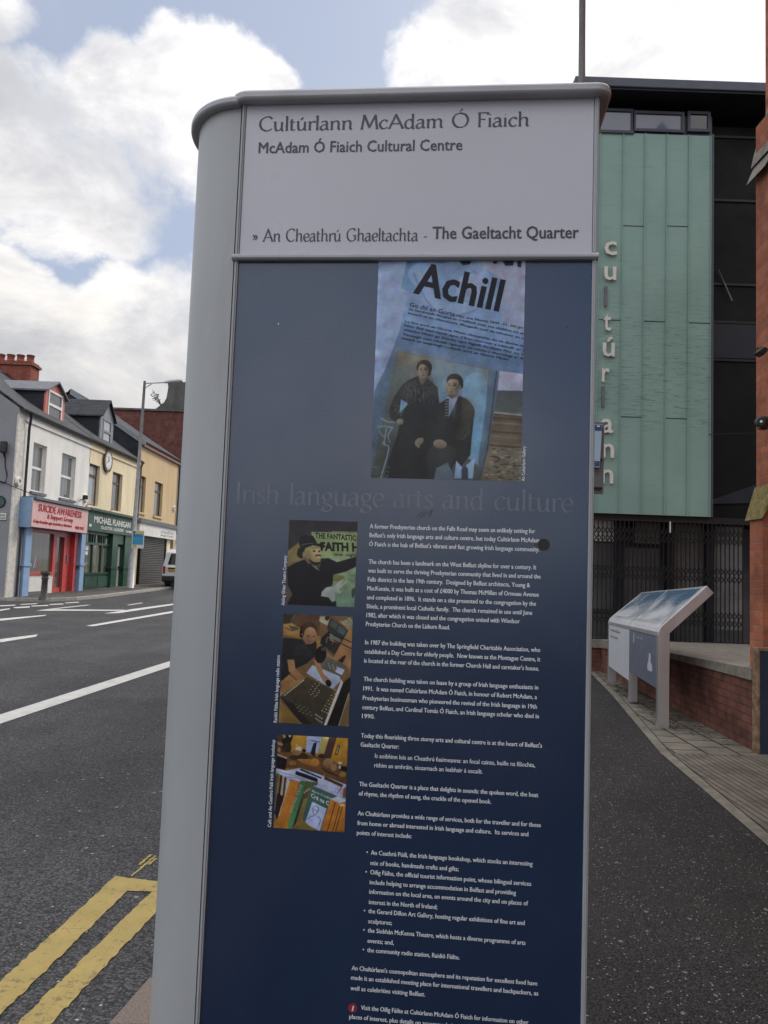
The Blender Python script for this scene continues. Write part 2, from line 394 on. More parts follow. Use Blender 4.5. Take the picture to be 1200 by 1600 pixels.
M_LOWBRICK = brick_mat('low_wall_brick', (.195, .072, .052), (.135, .055, .043), (.085, .055, .045), .235, .078, .010, var=.4, vein=(.10, .075, .06))
M_STONE = mat('weathered_sandstone', (.215, .19, .16), .9, .25, 7, .6, 40, stain=(.11, .10, .085), stain_amt=.7, stain_scale=4)
M_YSTONE = mat('yellow_lichen_stone', (.20, .155, .05), .9, .35, 20, .5, 60, stain=(.13, .10, .05), stain_amt=.6, stain_scale=9)
M_BLUEBOX = mat('navy_box_paint', (.018, .035, .062), .5, .2, 5, .05, 100)
M_RUST = mat('worn_brown_edge', (.20, .12, .07), .85, .4, 14, .4, 70, stain=(.3, .27, .25), stain_amt=.5, stain_scale=14)
M_DARK = mat('dark_slate_frame', (.011, .0135, .022), .55, .15, 3, spec=.35)
M_DARK2 = mat('dark_cladding', (.0065, .007, .0085), .6, .25, 2, spec=.15, stain=(.013, .013, .014), stain_amt=.4)
M_ROOFEDGE = mat('grey_blue_fascia', (.055, .063, .09), .5, .12, 3)
M_SKYGLASS = glass_mat('blue_grey_glass', (.10, .115, .165), .08)
M_DARKGLASS = glass_mat('dark_glass', (.012, .013, .014), .07)
M_LETTER = mat('cream_metal_letters', (.62, .60, .55), .45, .06, 9)
M_PALEREF = mat('pale_street_reflection', (.80, .78, .75), .5, .1, 3)  # entrance glass with the reflected street painted in as a pale tone
M_ROOM = mat('entrance_lining', (.085, .087, .09), .8, .2, 2)
M_DIMREF = mat('dim_street_reflection', (.145, .15, .155), .3, .3, 2)  # dimmer tone of the same painted street reflection
M_RUBBER = M_BLACK
M_IRON = mat('black_iron', (.010, .010, .011), .5, .2, 20, .1, 80, spec=.35)
M_PIPE = mat('black_pipe_paint', (.018, .018, .02), .45, .2, 10)
M_SLATE = brick_mat('roof_slate', (.048, .050, .058), (.036, .038, .044), (.016, .016, .02), .30, .16, .006, roof=True, bump=.7, var=.3, rough=.7)
M_SLATEHUNG = brick_mat('hung_slate', (.030, .032, .042), (.024, .026, .034), (.014, .014, .018), .30, .14, .004, var=.2, rough=.6)
M_LEAD = mat('lead_sheet', (.12, .128, .145), .6, .2, 6, .1, 40)
M_UPVC = mat('white_window_frame', (.72, .72, .70), .4, .06, 9)
M_BROWNF = mat('brown_window_frame', (.10, .06, .042), .5, .2, 12)
M_NET = glass_mat('net_curtain_glass', (.16, .16, .145), .08, .55, 4.2)
M_NETD = glass_mat('dim_curtain_glass', (.10, .095, .09), .08, .6, 5.0)
M_SHOPNET = glass_mat('shop_blind_glass', (.12, .125, .10), .1, .25, 2.4)
M_CURTAIN = glass_mat('shop_curtain_glass', (.22, .215, .175), .12, .6, 3.3)
M_PALE = glass_mat('pale_sky_glass', (.33, .35, .36), .05)
def render_mat(name, col, st=.4, amt=.35): return mat(name, col, .85, .07, 1.6, .25, 55, spec=.2, stain=tuple(c*st for c in col), stain_amt=amt, stain_scale=.9, stretch=(1, 1, .45))
M_WHITE = render_mat('white_render', (.78, .76, .73), .78)
M_CREAM = render_mat('yellow_cream_render', (.80, .68, .47), .8)
M_TAN = render_mat('tan_render', (.60, .45, .265), .8)
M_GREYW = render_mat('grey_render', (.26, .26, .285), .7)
M_PALEW = render_mat('pale_grey_render', (.52, .52, .54), .75)
M_STRIP = mat('rough_cream_strip', (.60, .57, .52), .9, .15, 8, .5, 40, stain=(.35, .33, .3), stain_amt=.5, stain_scale=6)
M_DARKBRICK = brick_mat('dark_red_brick', (.155, .055, .046), (.12, .042, .037), (.10, .06, .05), .24, .085, .01, var=.3, vein=(.2, .11, .09))
M_CHIMBRICK = brick_mat('chimney_brick', (.30, .085, .055), (.25, .07, .046), (.14, .07, .055), .225, .08, .012, var=.25)
M_CEMENT = mat('grey_cement', (.105, .102, .095), .9, .3, 1.5, .3, 20, stain=(.06, .06, .055), stain_amt=.6, stain_scale=1.2, stretch=(1, 1, .4))
M_BLUE = mat('sky_blue_paint', (.24, .37, .56), .5, .08, 8, stain=(.18, .27, .4), stain_amt=.3)
M_BLUED = mat('mid_blue_paint', (.13, .20, .33), .5, .1, 8)
M_REDP = mat('red_gloss_paint', (.50, .065, .06), .4, .12, 8, coat=.2)
M_PINK = mat('pink_sign_board', (.66, .42, .41), .5, .06, 3)
M_REDL = mat('red_lettering', (.42, .025, .035), .45, .05)
M_GREEN = mat('dark_green_paint', (.016, .065, .038), .42, .15, 8, coat=.15)
M_GREENS = mat('green_sign_board', (.032, .085, .062), .45, .1, 4)
M_WL = mat('white_lettering', (.75, .75, .72), .5, .03)
M_GREYL = mat('faded_grey_lettering', (.40, .38, .36), .5, .05)
M_BOARD = mat('white_sign_board', (.70, .68, .65), .5, .07, 3, stain=(.55, .53, .5), stain_amt=.4)
M_DORMRED = mat('salmon_red_paint', (.50, .15, .12), .55, .12, 9)
M_BARGE = mat('blue_grey_paint', (.22, .24, .27), .55, .1, 8)
M_SHUTTER = mat('steel_shutter', (.13, .125, .12), .45, .15, 5, metal=.4, stretch=(1, .2, 1))
M_VAN = mat('white_van_paint', (.58, .59, .61), .3, .04, 2, coat=.5, stain=(.45, .44, .42), stain_amt=.3)
M_PLASTIC = mat('black_plastic', (.02, .02, .021), .55, .15, 12)
M_YPLATE = mat('yellow_plate', (.62, .40, .03), .4, .05)
M_TAIL = mat('red_lens', (.35, .02, .02), .2, .1, coat=.5)
M_PLAC_Y = mat('yellow_print', (.62, .50, .10), .5, .05)
M_PLAC_B = mat('bright_blue_print', (.06, .34, .56), .5, .05)
M_PLAC_N = mat('navy_print', (.03, .07, .2), .5, .05)
M_PALEBLUE = mat('pale_blue_board', (.36, .50, .63), .45, .06)
M_GREYBOARD = mat('grey_back_board', (.14, .14, .145), .55, .1)
M_KWHITE = mat('white_display_panel', (.56, .58, .62), .35, .04)
M_KBLUE = mat('slate_blue_display_panel', (.13, .15, .205), .35, .06)
def sky_reflection():  # glossy glass: the reflected cloudy sky is painted into its colour
    m = bpy.data.materials.new('painted_sky_reflection'); m.use_nodes = True
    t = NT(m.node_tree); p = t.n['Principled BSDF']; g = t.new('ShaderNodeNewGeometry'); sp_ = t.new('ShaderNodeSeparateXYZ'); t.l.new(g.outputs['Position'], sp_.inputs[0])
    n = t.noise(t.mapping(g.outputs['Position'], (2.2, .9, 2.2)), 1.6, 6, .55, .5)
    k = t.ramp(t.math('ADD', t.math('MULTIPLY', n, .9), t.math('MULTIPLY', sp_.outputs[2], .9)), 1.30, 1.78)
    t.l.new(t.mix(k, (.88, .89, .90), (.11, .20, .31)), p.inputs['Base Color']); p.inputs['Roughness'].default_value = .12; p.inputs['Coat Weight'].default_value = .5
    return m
M_KTOP = sky_reflection()
M_LEAF = mat('dull_green_leaf', (.055, .075, .04), .7, .3, 6)
M_TWIG = mat('brown_twig', (.07, .05, .035), .8, .2)

def copper_mat():
    m = bpy.data.materials.new('green_patinated_copper'); m.use_nodes = True
    t = NT(m.node_tree); p = t.n['Principled BSDF']
    g = t.new('ShaderNodeNewGeometry'); pos = g.outputs['Position']
    sp = t.new('ShaderNodeSeparateXYZ'); t.l.new(pos, sp.inputs[0])
    col = t.math('FLOOR', t.math('DIVIDE', sp.outputs[0], .41))
    wn = t.new('ShaderNodeTexWhiteNoise'); wn.noise_dimensions = '1D'; t.l.new(col, wn.inputs['W'])
    base = t.mix(t.ramp(t.noise(pos, .55, 5, .6), .3, .7), (.19, .31, .275), (.25, .385, .345))
    base = t.mix(t.math('MULTIPLY', wn.outputs['Value'], .35), base, (.235, .345, .33))
    base = t.mix(t.ramp(t.noise(t.mapping(pos, (1, 1, 9)), 2.2, 6, .65), .56, .72, 0, .45), base, (.155, .265, .235))
    # short dark level scratches, thickest half way up
    s = t.noise(t.mapping(pos, (3.6, 1, 46)), 1.5, 5, .6, .15)
    band = t.math('MULTIPLY', t.ramp(sp.outputs[2], 3.7, 4.6), t.ramp(sp.outputs[2], 7.6, 5.0))
    k = t.math('MULTIPLY', t.ramp(s, .565, .62), t.math('MULTIPLY', band, .62))
    base = t.mix(k, base, (.06, .115, .10))
    t.l.new(base, p.inputs['Base Color']); p.inputs['Roughness'].default_value = .62; p.inputs['Specular IOR Level'].default_value = .35
    bp = t.new('ShaderNodeBump'); bp.inputs['Strength'].default_value = .25; bp.inputs['Distance'].default_value = .02
    t.l.new(t.noise(pos, 1.6, 3), bp.inputs['Height']); t.l.new(bp.outputs[0], p.inputs['Normal'])
    return m
M_COPPER = copper_mat()

# ------------------------------------------------------------------ text
_txt = {}
def glyphs(body, bold=0.0):
    """triangles of a line of text in the built-in font, size 1, and its width"""
    key = (body, bold)
    if key in _txt: return _txt[key]
    cu = bpy.data.curves.new('lettering', 'FONT'); cu.body = body; cu.resolution_u = 2; cu.offset = bold; cu.fill_mode = 'FRONT'
    o = bpy.data.objects.new('lettering', cu); COL.objects.link(o)
    dg = bpy.context.evaluated_depsgraph_get(); dg.update()
    me = bpy.data.meshes.new_from_object(o.evaluated_get(dg))
    vs = [v.co.copy() for v in me.vertices]; fs = [tuple(p.vertices) for p in me.polygons]
    bpy.data.objects.remove(o); bpy.data.meshes.remove(me); bpy.data.curves.remove(cu)
    x0 = min(v.x for v in vs); x1 = max(v.x for v in vs)
    vs = [Vector((v.x-x0, v.y, 0)) for v in vs]
    _txt[key] = (vs, fs, x1-x0)
    return _txt[key]
CAPH = 0.69   # cap height of the built-in font at size 1 (measured)
def text_on(mb, body, O, X, U, thick=None, mi=0, bold=0.0, col=None, strike=None):
    if strike is not None:
        for st in strike: text_on(mb, body, Vector(O)+Vector(st), X, U, None, mi, bold, col)
        return
    """lay body from O along vector X (whole width), U is the cap-height vector; thick = vector for raised letters"""
    vs, fs, w = glyphs(body, bold)
    O, X, U = Vector(O), Vector(X), Vector(U)
    P = [O + X*(v.x/w) + U*(v.y/CAPH) for v in vs]
    i = len(mb.v); mb.v += P
    for f in fs: mb.f.append(tuple(i+k for k in f)); mb.m.append(mi); mb.c.append(col); mb.sm.append(False)
    if thick is not None:
        T = Vector(thick); j = len(mb.v); mb.v += [p+T for p in P]
        cnt = {}
        for f in fs:
            mb.f.append(tuple(j+k for k in reversed(f))); mb.m.append(mi); mb.c.append(col); mb.sm.append(False)
            for a, b in zip(f, f[1:]+f[:1]):
                e = (min(a, b), max(a, b)); cnt.setdefault(e, []).append((a, b))
        for e, l in cnt.items():
            if len(l) == 1:
                a, b = l[0]; mb.f.append((i+b, i+a, j+a, j+b)); mb.m.append(mi); mb.c.append(col); mb.sm.append(False)

def crom(pts, n=7):
    if len(pts) < 3: return [Vector((*p, 0)) for p in pts]
    q = [pts[0]]+list(pts)+[pts[-1]]; out = []
    for i in range(1, len(q)-2):
        p0, p1, p2, p3 = (Vector((*q[i+k], 0)) for k in (-1, 0, 1, 2))
        for s in range(n):
            t = s/n
            out.append(.5*((2*p1)+(p2-p0)*t+(2*p0-5*p1+4*p2-p3)*t*t+(3*p1-p0-3*p2+p3)*t**3))
    out.append(Vector((*pts[-1], 0)))
    return out
# strokes of a broad-pen Irish hand: cap height 1, x-height .6
_ft = [(-.07, 0), (.09, 0)]
def foot(x): return [(x-.08, .015), (x+.08, .015)]
def arch(x, w=.37): return [(x, .42), (x+.13, .57), (x+.27, .6), (x+w, .47), (x+w, .1), (x+w+.09, 0)]
NIB = {
 'C': (.82, [[(.74, .84), (.62, .96), (.42, .98), (.16, .80), (.07, .48), (.18, .15), (.42, 0), (.6, .03), (.76, .15)]]),
 'G': (.9, [[(.74, .84), (.62, .96), (.42, .98), (.16, .80), (.07, .48), (.18, .15), (.42, 0), (.6, .03), (.74, .12)], [(.74, .44), (.74, .08)], [(.54, .44), (.84, .44)]]),
 'M': (1.02, [[(.08, 0), (.2, .98)], [(.2, .98), (.5, .1)], [(.5, .1), (.82, .98)], [(.82, .98), (.93, 0)], foot(.08), foot(.93)]),
 'A': (.88, [[(.06, 0), (.44, 1.0)], [(.40, 1.0), (.82, 0)], [(.2, .33), (.66, .33)], foot(.06), foot(.8)]),
 'O': (.98, [[(.48, .99), (.2, .86), (.07, .5), (.2, .13), (.48, 0), (.76, .13), (.89, .5), (.76, .86), (.48, .99)]]),
 'F': (.58, [[(.14, .98), (.14, 0)], [(.04, .965), (.56, .965), (.57, .84)], [(.14, .52), (.46, .52)], foot(.14)]),
 'I': (.32, [[(.15, .98), (.15, 0)], foot(.15), [(.06, .97), (.24, .97)]]),
 'u': (.66, [[(.02, .56), (.11, .6), (.12, .3), (.16, .06), (.28, 0), (.42, .08), (.5, .25)], [(.5, .6), (.5, .08), (.6, 0)]]),
 'l': (.26, [[(.03, .93), (.12, 1.0)], [(.12, 1.0), (.12, 0)], foot(.12)]),
 't': (.38, [[(.13, .78), (.13, .12), (.2, .01), (.34, .06)], [(0, .58), (.33, .58)]]),
 'r': (.42, [[(.03, .55), (.12, .6)], [(.12, .6), (.12, 0)], [(.12, .42), (.24, .57), (.36, .6), (.41, .53)], foot(.12)]),
 'a': (.56, [[(.08, .50), (.2, .6), (.34, .58), (.40, .45), (.40, .1), (.5, 0)], [(.4, .36), (.2, .33), (.06, .2), (.08, .04), (.2, -.01), (.4, .14)]]),
 'n': (.66, [[(.03, .55), (.12, .6)], [(.12, .6), (.12, 0)], arch(.12), foot(.12)]),
 'm': (1.0, [[(.03, .55), (.12, .6)], [(.12, .6), (.12, 0)], [(.12, .42), (.24, .57), (.36, .6), (.45, .47), (.45, 0)], arch(.45), foot(.12), foot(.45)]),
 'h': (.66, [[(.03, .93), (.12, 1.0)], [(.12, 1.0), (.12, 0)], arch(.12), foot(.12)]),
 'c': (.52, [[(.46, .5), (.36, .6), (.2, .57), (.07, .34), (.12, .1), (.28, 0), (.47, .1)]]),
 'd': (.64, [[(.48, .46), (.34, .6), (.16, .54), (.06, .3), (.12, .06), (.28, -.01), (.48, .14)], [(.40, .94), (.48, 1.0)], [(.48, 1.0), (.48, .06), (.58, 0)]]),
 'i': (.27, [[(.04, .55), (.12, .6)], [(.12, .6), (.12, 0)], foot(.12), [(.09, .83), (.16, .83)]]),
 'e': (.54, [[(.08, .30), (.46, .34), (.42, .55), (.26, .61), (.09, .46), (.07, .22), (.2, .02), (.34, 0), (.48, .1)]]),
 's': (.42, [[(.36, .52), (.22, .61), (.09, .5), (.16, .36), (.3, .27), (.36, .13), (.22, 0), (.05, .08)]]),
 'g': (.54, [[(.26, .6), (.1, .5), (.1, .3), (.26, .22), (.42, .32), (.42, .5), (.26, .6)], [(.2, .22), (.12, .1), (.3, .04), (.48, -.08), (.38, -.26), (.16, -.27), (.06, -.16), (.18, 0)], [(.38, .57), (.52, .6)]]),
 '»': (.5, [[(.05, .5), (.2, .32), (.05, .12)], [(.24, .5), (.39, .32), (.24, .12)]]),
 '-': (.42, [[(.04, .3), (.32, .3)]]),
 ' ': (.40, []),
}
NIB['ú'] = (.66, NIB['u'][1]+[[(.26, .72), (.40, .90)]])
NIB['Ó'] = (.98, NIB['O'][1]+[[(.44, 1.10), (.60, 1.28)]])
def nib_on(mb, body, O, X, U, N, mi=0, wid=.115, thin=.038, ang=R_(22)):
    O, X, U, N = Vector(O), Vector(X), Vector(U), Vector(N)
    total = sum(NIB[c][0] for c in body); x = 0; layer = 0
    for c in body:
        adv, strokes = NIB[c]
        for st in strokes:
            pts = st if len(st) < 3 else None
            P = crom(st) if len(st) > 2 else [Vector((*st[0], 0)), Vector((*st[1], 0))]
            L, R = [], []
            for k, p in enumerate(P):
                t = (P[min(k+1, len(P)-1)]-P[max(k-1, 0)]); 
                if t.length < 1e-6: t = Vector((1, 0, 0))
                t.normalize(); nn = Vector((-t.y, t.x, 0))
                th = math.atan2(t.y, t.x)
                w = max(thin, wid*abs(math.sin(th-ang)))/2
                L.append(p+nn*w); R.append(p-nn*w)
            layer += 1
            off = N*(.00002*(layer % 7))
            to = lambda p: O + X*((x+p.x)/total) + U*p.y + off
            for k in range(len(P)-1):
                mb.face([to(R[k]), to(R[k+1]), to(L[k+1]), to(L[k])], mi)
        x += adv

# ================================================================== the setting
def sheet(name, xs, ys, zf, m, kind='structure'):
    mb = MB(); n = len(ys)
    for x in xs:
        for y in ys: mb.v.append(Vector((x, y, zf(x, y))))
    for i in range(len(xs)-1):
        for j in range(n-1):
            mb.f.append((i*n+j, (i+1)*n+j, (i+1)*n+j+1, i*n+j+1)); mb.m.append(0); mb.c.append(None); mb.sm.append(True)
    o = mb.build(name, m); tag(o, kind=kind); return o
def flat(name, pts, m, kind='structure', thick=0.0):
    mb = MB()
    if thick: mb.prism(pts, (0, 0, -thick))
    else: mb.face(pts)
    o = mb.build(name, m); tag(o, kind=kind); return o
YS = [-30, -10, 0, 5, 10, 15, 20, 25, 30, 40, 50, 60, 80, 110, 160]
flat('ground', [(-2500, -2500, -.9), (2500, -2500, -.9), (2500, 2500, -.9), (-2500, 2500, -.9)], M_GROUND)
sheet('road', [-70, -40, -20, -9.9, -8, -6, -4, -2, KERB_X+.12], YS, hroad, M_ROAD)
# near pavement with its kerb; the kerb edge is measured from the photograph
k1, k2 = onZ(167, 1600), onZ(234, 1524)
kd = (k2-k1).normalized()
ka = k1-kd*1.2; kb = k2+kd*.55
kx_end = kb.x
kerb_pts = [(ka.x, -30, 0), (ka.x, ka.y, 0), (k1.x, k1.y, 0), (k2.x, k2.y, 0), (kb.x, kb.y, 0), (kb.x+.02, 12, 0), (kb.x+.1, 160, 0)]
W_K = .16
pave_edge = [(x+W_K, y, -.004) for x, y, z in kerb_pts]
flat('pavement', pave_edge + [(14, 160, -.004), (14, -30, -.004)], M_PAVE, thick=.3)
mb = MB()
for (a, b) in zip(kerb_pts, kerb_pts[1:]):
    mb.prism([(a[0], a[1], 0), (a[0]+W_K, a[1], 0), (a[0]+W_K, a[1], -.3), (a[0]-.015, a[1], -.3)], (b[0]-a[0], b[1]-a[1], 0))
tag(mb.build('kerb', M_KERB, bevel=.012), kind='structure')

# buff paving along the low wall: pavers by the display, ribbed blocks nearer
se = [onZ(*p) for p in ((925, 1045), (957, 1087), (1032, 1177), (1100, 1235), (1200, 1322))]
zz = .004
edge = [(3.55, 15.0), (se[0].x-.1, se[0].y), (se[1].x, se[1].y), (se[2].x, se[2].y), (se[3].x, se[3].y), (se[4].x, se[4].y), (2.22, 2), (2.1, -6)]
e_far = edge[:4]; e_near = edge[3:]
flat('paver_strip', [(x+.10, y, zz) for x, y in e_far] + [(4.4, edge[3][1], zz), (4.4, 15, zz)], M_SETT)
flat('block_paving', [(x+.10, y, zz) for x, y in e_near] + [(5.2, -6, zz), (5.2, edge[3][1]-.012, zz)], M_RIB)
mb = MB()
for a, b in zip(edge, edge[1:]): mb.face([(a[0], a[1], .003), (b[0], b[1], .003), (b[0]+.092, b[1], .003), (a[0]+.092, a[1], .003)])
tag(mb.build('paving_edging', M_EDGE), kind='structure')

# far pavement, with the corner of the side street at its near end
c0 = [(-70, 24.0), (-20, 24.0), (-11.4, 24.15), (-10.5, 24.6), (-10.05, 25.6), (FAR_KERB, 27.5), (FAR_KERB, 45), (FAR_KERB, 160)]
mb = MB()
prev = None
for a, b in zip(c0, c0[1:]):
    za, zb = zfar(a[1]), zfar(b[1])
    n = Vector((b[1]-a[1], -(b[0]-a[0]), 0)).normalized()*-.14
    A, B = Vector((a[0], a[1], za)), Vector((b[0], b[1], zb))
    dn = Vector((0, 0, -.25))
    for q in ([A, B, B+n, A+n], [A+dn, B+dn, B, A]): mb.face(q)
tag(mb.build('far_kerb', M_FARKERB), kind='structure')
mb = MB()
inner = [(-70, 24.14), (-20, 24.14), (-11.45, 24.28), (-10.62, 24.7), (-10.19, 25.65), (FAR_KERB-.14, 27.5), (FAR_KERB-.14, 45), (FAR_KERB-.14, 160)]
for a, b in zip(inner, inner[1:]):
    if b[0] > -11.5: mb.face([(a[0], a[1], zfar(a[1])-.003), (b[0], b[1], zfar(b[1])-.003), (-13, b[1] if b[1] > 25.7 else 25.7, zfar(b[1])-.003), (-13, a[1] if a[1] > 25.7 else 25.6, zfar(a[1])-.003)])
mb.face([(-70, 24.14, zfar(24)), (-20, 24.14, zfar(24)), (-11.45, 24.28, zfar(24.2)), (-11.45, 25.6, zfar(25.6)), (-70, 25.6, zfar(25.6))])
tag(mb.build('far_pavement', M_FARPAVE), kind='structure')

# road markings, each a thin sheet on the road
def mark(px, m, name='lane_line', lift=.004):
    pts = [onroad(*p) for p in px]
    mb = MB(); mb.face([p+Vector((0, 0, lift)) for p in pts]); return tag(mb.build(name, m), kind='structure')
def strip(name, a, b, w, m, ext0=0, ext1=0, lift=.004, n=12):
    """line through two road points, w wide"""
    a, b = Vector((a[0], a[1], 0)), Vector((b[0], b[1], 0)); d = (b-a).normalized(); a = a-d*ext0; b = b+d*ext1
    s = Vector((d.y, -d.x, 0))*w/2; mb = MB()
    for i in range(n):
        p, q = a.lerp(b, i/n), a.lerp(b, (i+1)/n)
        mb.face([Vector((v.x, v.y, hroad(v.x, v.y)+lift)) for v in (p-s, p+s, q+s, q-s)])
    return tag(mb.build(name, m), kind='structure')
la, lb = onroad(0, 1124), onroad(263, 1038.5)
w0 = (onroad(0, 1113)-onroad(0, 1136)).length
strip('wide_lane_line', la, lb, .25, M_WHITEP, 2.5, 4.0)
for q in ([(0, 999), (59, 991.5), (56, 995), (0, 1004)],
          [(0, 967), (73, 960.8), (70, 962.5), (0, 970.2)],
          [(134, 978), (270, 954.8), (270, 957.6), (146, 978.8)],
          [(56, 954.4), (72, 952.2), (193, 953), (205, 954.5)],
          [(72, 952.0), (136, 945.2), (142, 945.6), (86, 951.8)],
          [(162, 958.8), (210, 951.4), (270.6, 943.2), (270.6, 945.4), (186, 958.2)],
          [(198, 945.4), (222, 941.6), (223, 942.6), (202, 945.8)],
          [(0, 952.6), (15, 950.6), (16, 952.0), (0, 954.8)], [(20, 949.0), (46, 947.4), (47, 949.4), (24, 950.6)],
          [(48, 946.6), (74, 945.2), (76, 946.8), (50, 947.8)], [(76, 944.2), (98, 943.0), (100, 944.4), (78, 945.4)],
          [(101, 941.8), (122, 940.4), (124, 941.6), (103, 942.9)], [(0, 946), (26, 944.8), (22, 946.6), (0, 947.6)], [(34, 944), (60, 942.6), (56, 944.2), (30, 945.4)]):
    mark(q, M_WHITEP)
def yline(quad):
    P = [onroad(*p) for p in quad]; return P
ya = [onroad(*p) for p in ((0, 1535), (180, 1370), (199, 1393), (0, 1577))]
d1 = (ya[1]-ya[0]).normalized()
ya[0] -= d1*3.0; ya[3] -= d1*3.0
cap = [onroad(*p) for p in ((180, 1370), (205, 1371), (262, 1380), (262, 1395), (199, 1393))]
mb = MB(); up = Vector((0, 0, .004))
def ragged(P, n, amp, side):
    out = []
    return out
def rag_quad(mb, A, B, C, D, n=60, amp=.009, lift=.004):
    """strip A-B (one edge) to D-C (other edge) with a slightly ragged outline"""
    prevp = None
    for i in range(n+1):
        t = i/n; p = A.lerp(B, t); q = D.lerp(C, t); s = (p-q).normalized()
        p = p+s*random.uniform(-amp, amp); q = q+s*random.uniform(-amp, amp)
        p.z = hroad(p.x, p.y)+lift; q.z = hroad(q.x, q.y)+lift
        if prevp: mb.face([prevp[1], q, p, prevp[0]])
        prevp = (p, q)
rag_quad(mb, ya[0], ya[1], ya[2], ya[3], 140)
rag_quad(mb, cap[0], cap[2], cap[3], cap[4], 24, .004)
tag(mb.build('double_yellow_line', M_YELLOWP), kind='structure')
yb = [onroad(*p) for p in ((27, 1600), (238, 1393), (262, 1412), (82, 1600))]
d2 = (yb[1]-yb[0]).normalized(); w2 = .10
side2 = Vector((d2.y, -d2.x, 0)); p0 = onroad(27, 1600)-d2*2.5; p1 = onroad(238, 1393)
q0 = onroad(82, 1600)-d2*2.5; q1 = onroad(240, 1430)+d2*.02
mb = MB(); rag_quad(mb, p0, p1+d2*.1, q1+d2*.14, q0, 140, lift=.004)
tag(mb.build('double_yellow_line', M_YELLOWP), kind='structure')
mb = MB()
for a, b, w in (((205, 1370), (243, 1338), .012), ((218, 1352), (236, 1336), .016), ((232, 1352), (244, 1342), .014)):
    A, B = onroad(*a), onroad(*b); s = Vector(((B-A).y, -(B-A).x, 0)).normalized()*w/2
    rag_quad(mb, A-s, B-s, B+s, A+s, 14, .004)
tag(mb.build('yellow_paint_trace', M_YELLOWP), kind='structure')

# ================================================================== the information monolith
YAW = R_(-5.358); OX, OY = -.3092, 1.45; PW = .691
sign = thing('information_monolith', 'tall silver information monolith with white header and navy text panel in front', 'information sign', (OX, OY, 0), YAW)
SU = Vector((math.cos(YAW), math.sin(YAW), 0)); SN = Vector((math.sin(YAW), -math.cos(YAW), 0)); SO = Vector((OX, OY, 0))
def sp(px, py, off=0.0):
    """photograph point on the sign's face -> the sign's own coordinates (off = towards the reader)"""
    d = ray(px, py); o = Vector((0, 0, EYE))
    t = ((SO+SN*off-o).dot(SN))/d.dot(SN); p = o+d*t
    return Vector(((p-SO).dot(SU), -off, p.z))
ZT = (sp(385, 160).z+sp(930, 157).z)/2+.004     # top of the header panel
ZTR = sp(650, 403).z                            # transom
ZC1 = sp(660, 134, .022).z                       # top of cap
ZC0 = sp(660, 149, .022).z
EL_A, EL_B = .124, .14                          # rounded end: half widths
def endcurve(grow=0.0, n=28):
    """plan outline of the rounded left end, front to back"""
    out = []
    for k in range(n+1):
        th = math.pi/2*(1 - 2*k/n)
        out.append((-(EL_A+grow)*math.cos(th), EL_B-(EL_B+grow)*math.sin(th)))
    return out
ec = endcurve()
# left end extrusion
mb = MB(); n = len(ec)
for (a, b) in zip(ec, ec[1:]):
    mb.face([(b[0], b[1], 0), (a[0], a[1], 0), (a[0], a[1], ZC0), (b[0], b[1], ZC0)], smooth=True)
mb.face([(x, y, ZC0) for x, y in ec]); mb.face([(0, 0, 0), (0, 2*EL_B, 0), (0, 2*EL_B, ZC0), (0, 0, ZC0)])
o = mb.build('rounded_end', M_SIGN, sign, True, weld=True)
mb = MB(); mb.box((.0025, .012, 0), (PW-.03, 2*EL_B-.012, ZC0)); mb.box((PW-.03, .006, 0), (PW, 2*EL_B-.006, ZC0)); mb.build('core', M_SIGNCAP, sign, True)
# upright trims
navL = sp(342.5, 887).x+.0; 
uL = (sp(373, 412).x+sp(312.5, 1595).x)/2; uR = (sp(926, 412).x+sp(906, 1590).x)/2
mb = MB(); mb.box((.0032, -.004, 0), (uL, .011, ZT)).box((.0032+.003, -.0065, 0), (uL-.0025, -.004, ZT)); mb.build('edge_trim', M_SIGN, sign, True, .0012)
mb = MB(); mb.box((uR, -.004, 0), (PW, .011, ZT)).box((uR+.0035, -.0075, 0), (PW-.003, -.004, ZT)); mb.build('edge_trim', M_SIGN, sign, True, .0012)
# header panel, transom, navy panel
bx('header_panel', (uL+.0006, -.002, ZTR+.004), (uR-.0006, .011, ZT), M_HEAD, sign, .001, True)
mb = MB(); mb.prism([(-.001, -.0065, ZTR+.0065), (-.001, -.013, ZTR+.001), (-.001, -.013, ZTR-.0035), (-.001, -.009, ZTR-.007), (-.001, .003, ZTR-.007), (-.001, .003, ZTR+.0065)], (PW+.002, 0, 0))
mb.build('transom', M_SIGN, sign, True, .0008)
navy = bx('text_panel', (uL+.0006, .0, 0.02), (uR-.0006, .011, ZTR-.0072), M_NAVY, sign, 0, True)
bx('plinth', (-.06, .03, -.02), (PW-.02, 2*EL_B-.03, .02), M_SIGNCAP, sign, 0, True)
# cap: curved brow over the round end, thicker brow over the face
def cap_piece(outline, z0, z1, mb):
    mb.prism([(x, y, z0) for x, y in outline], (0, 0, z1-z0), smooth=False)
gl = .017
oc = [(x-(.0), y) for x, y in endcurve(gl)]
mb = MB(); cap_piece(oc + [(.0, EL_B*2+gl)] if False else oc, ZC0-.004, ZC1-.006, mb)
mb.build('brow', M_SIGNCAP, sign, True, .005, weld=True)
fr = .024
xr = PW+.022
pts = [(-.012, -.012)]
pts += [(.002, -.021), (.012, -fr)]
for k in range(9):
    th = -math.pi/2+math.pi/2*k/8; pts.append((xr-.03+.03*math.cos(th), -fr+.03+.03*math.sin(th)))
pts += [(xr, 2*EL_B+.01), (xr-.03, 2*EL_B+fr), (.016, 2*EL_B+fr), (-.012, 2*EL_B+.02)]
mb = MB(); cap_piece(pts, ZC0, ZC1, mb); mb.build('brow', M_SIGNCAP, sign, True, .005, weld=True)

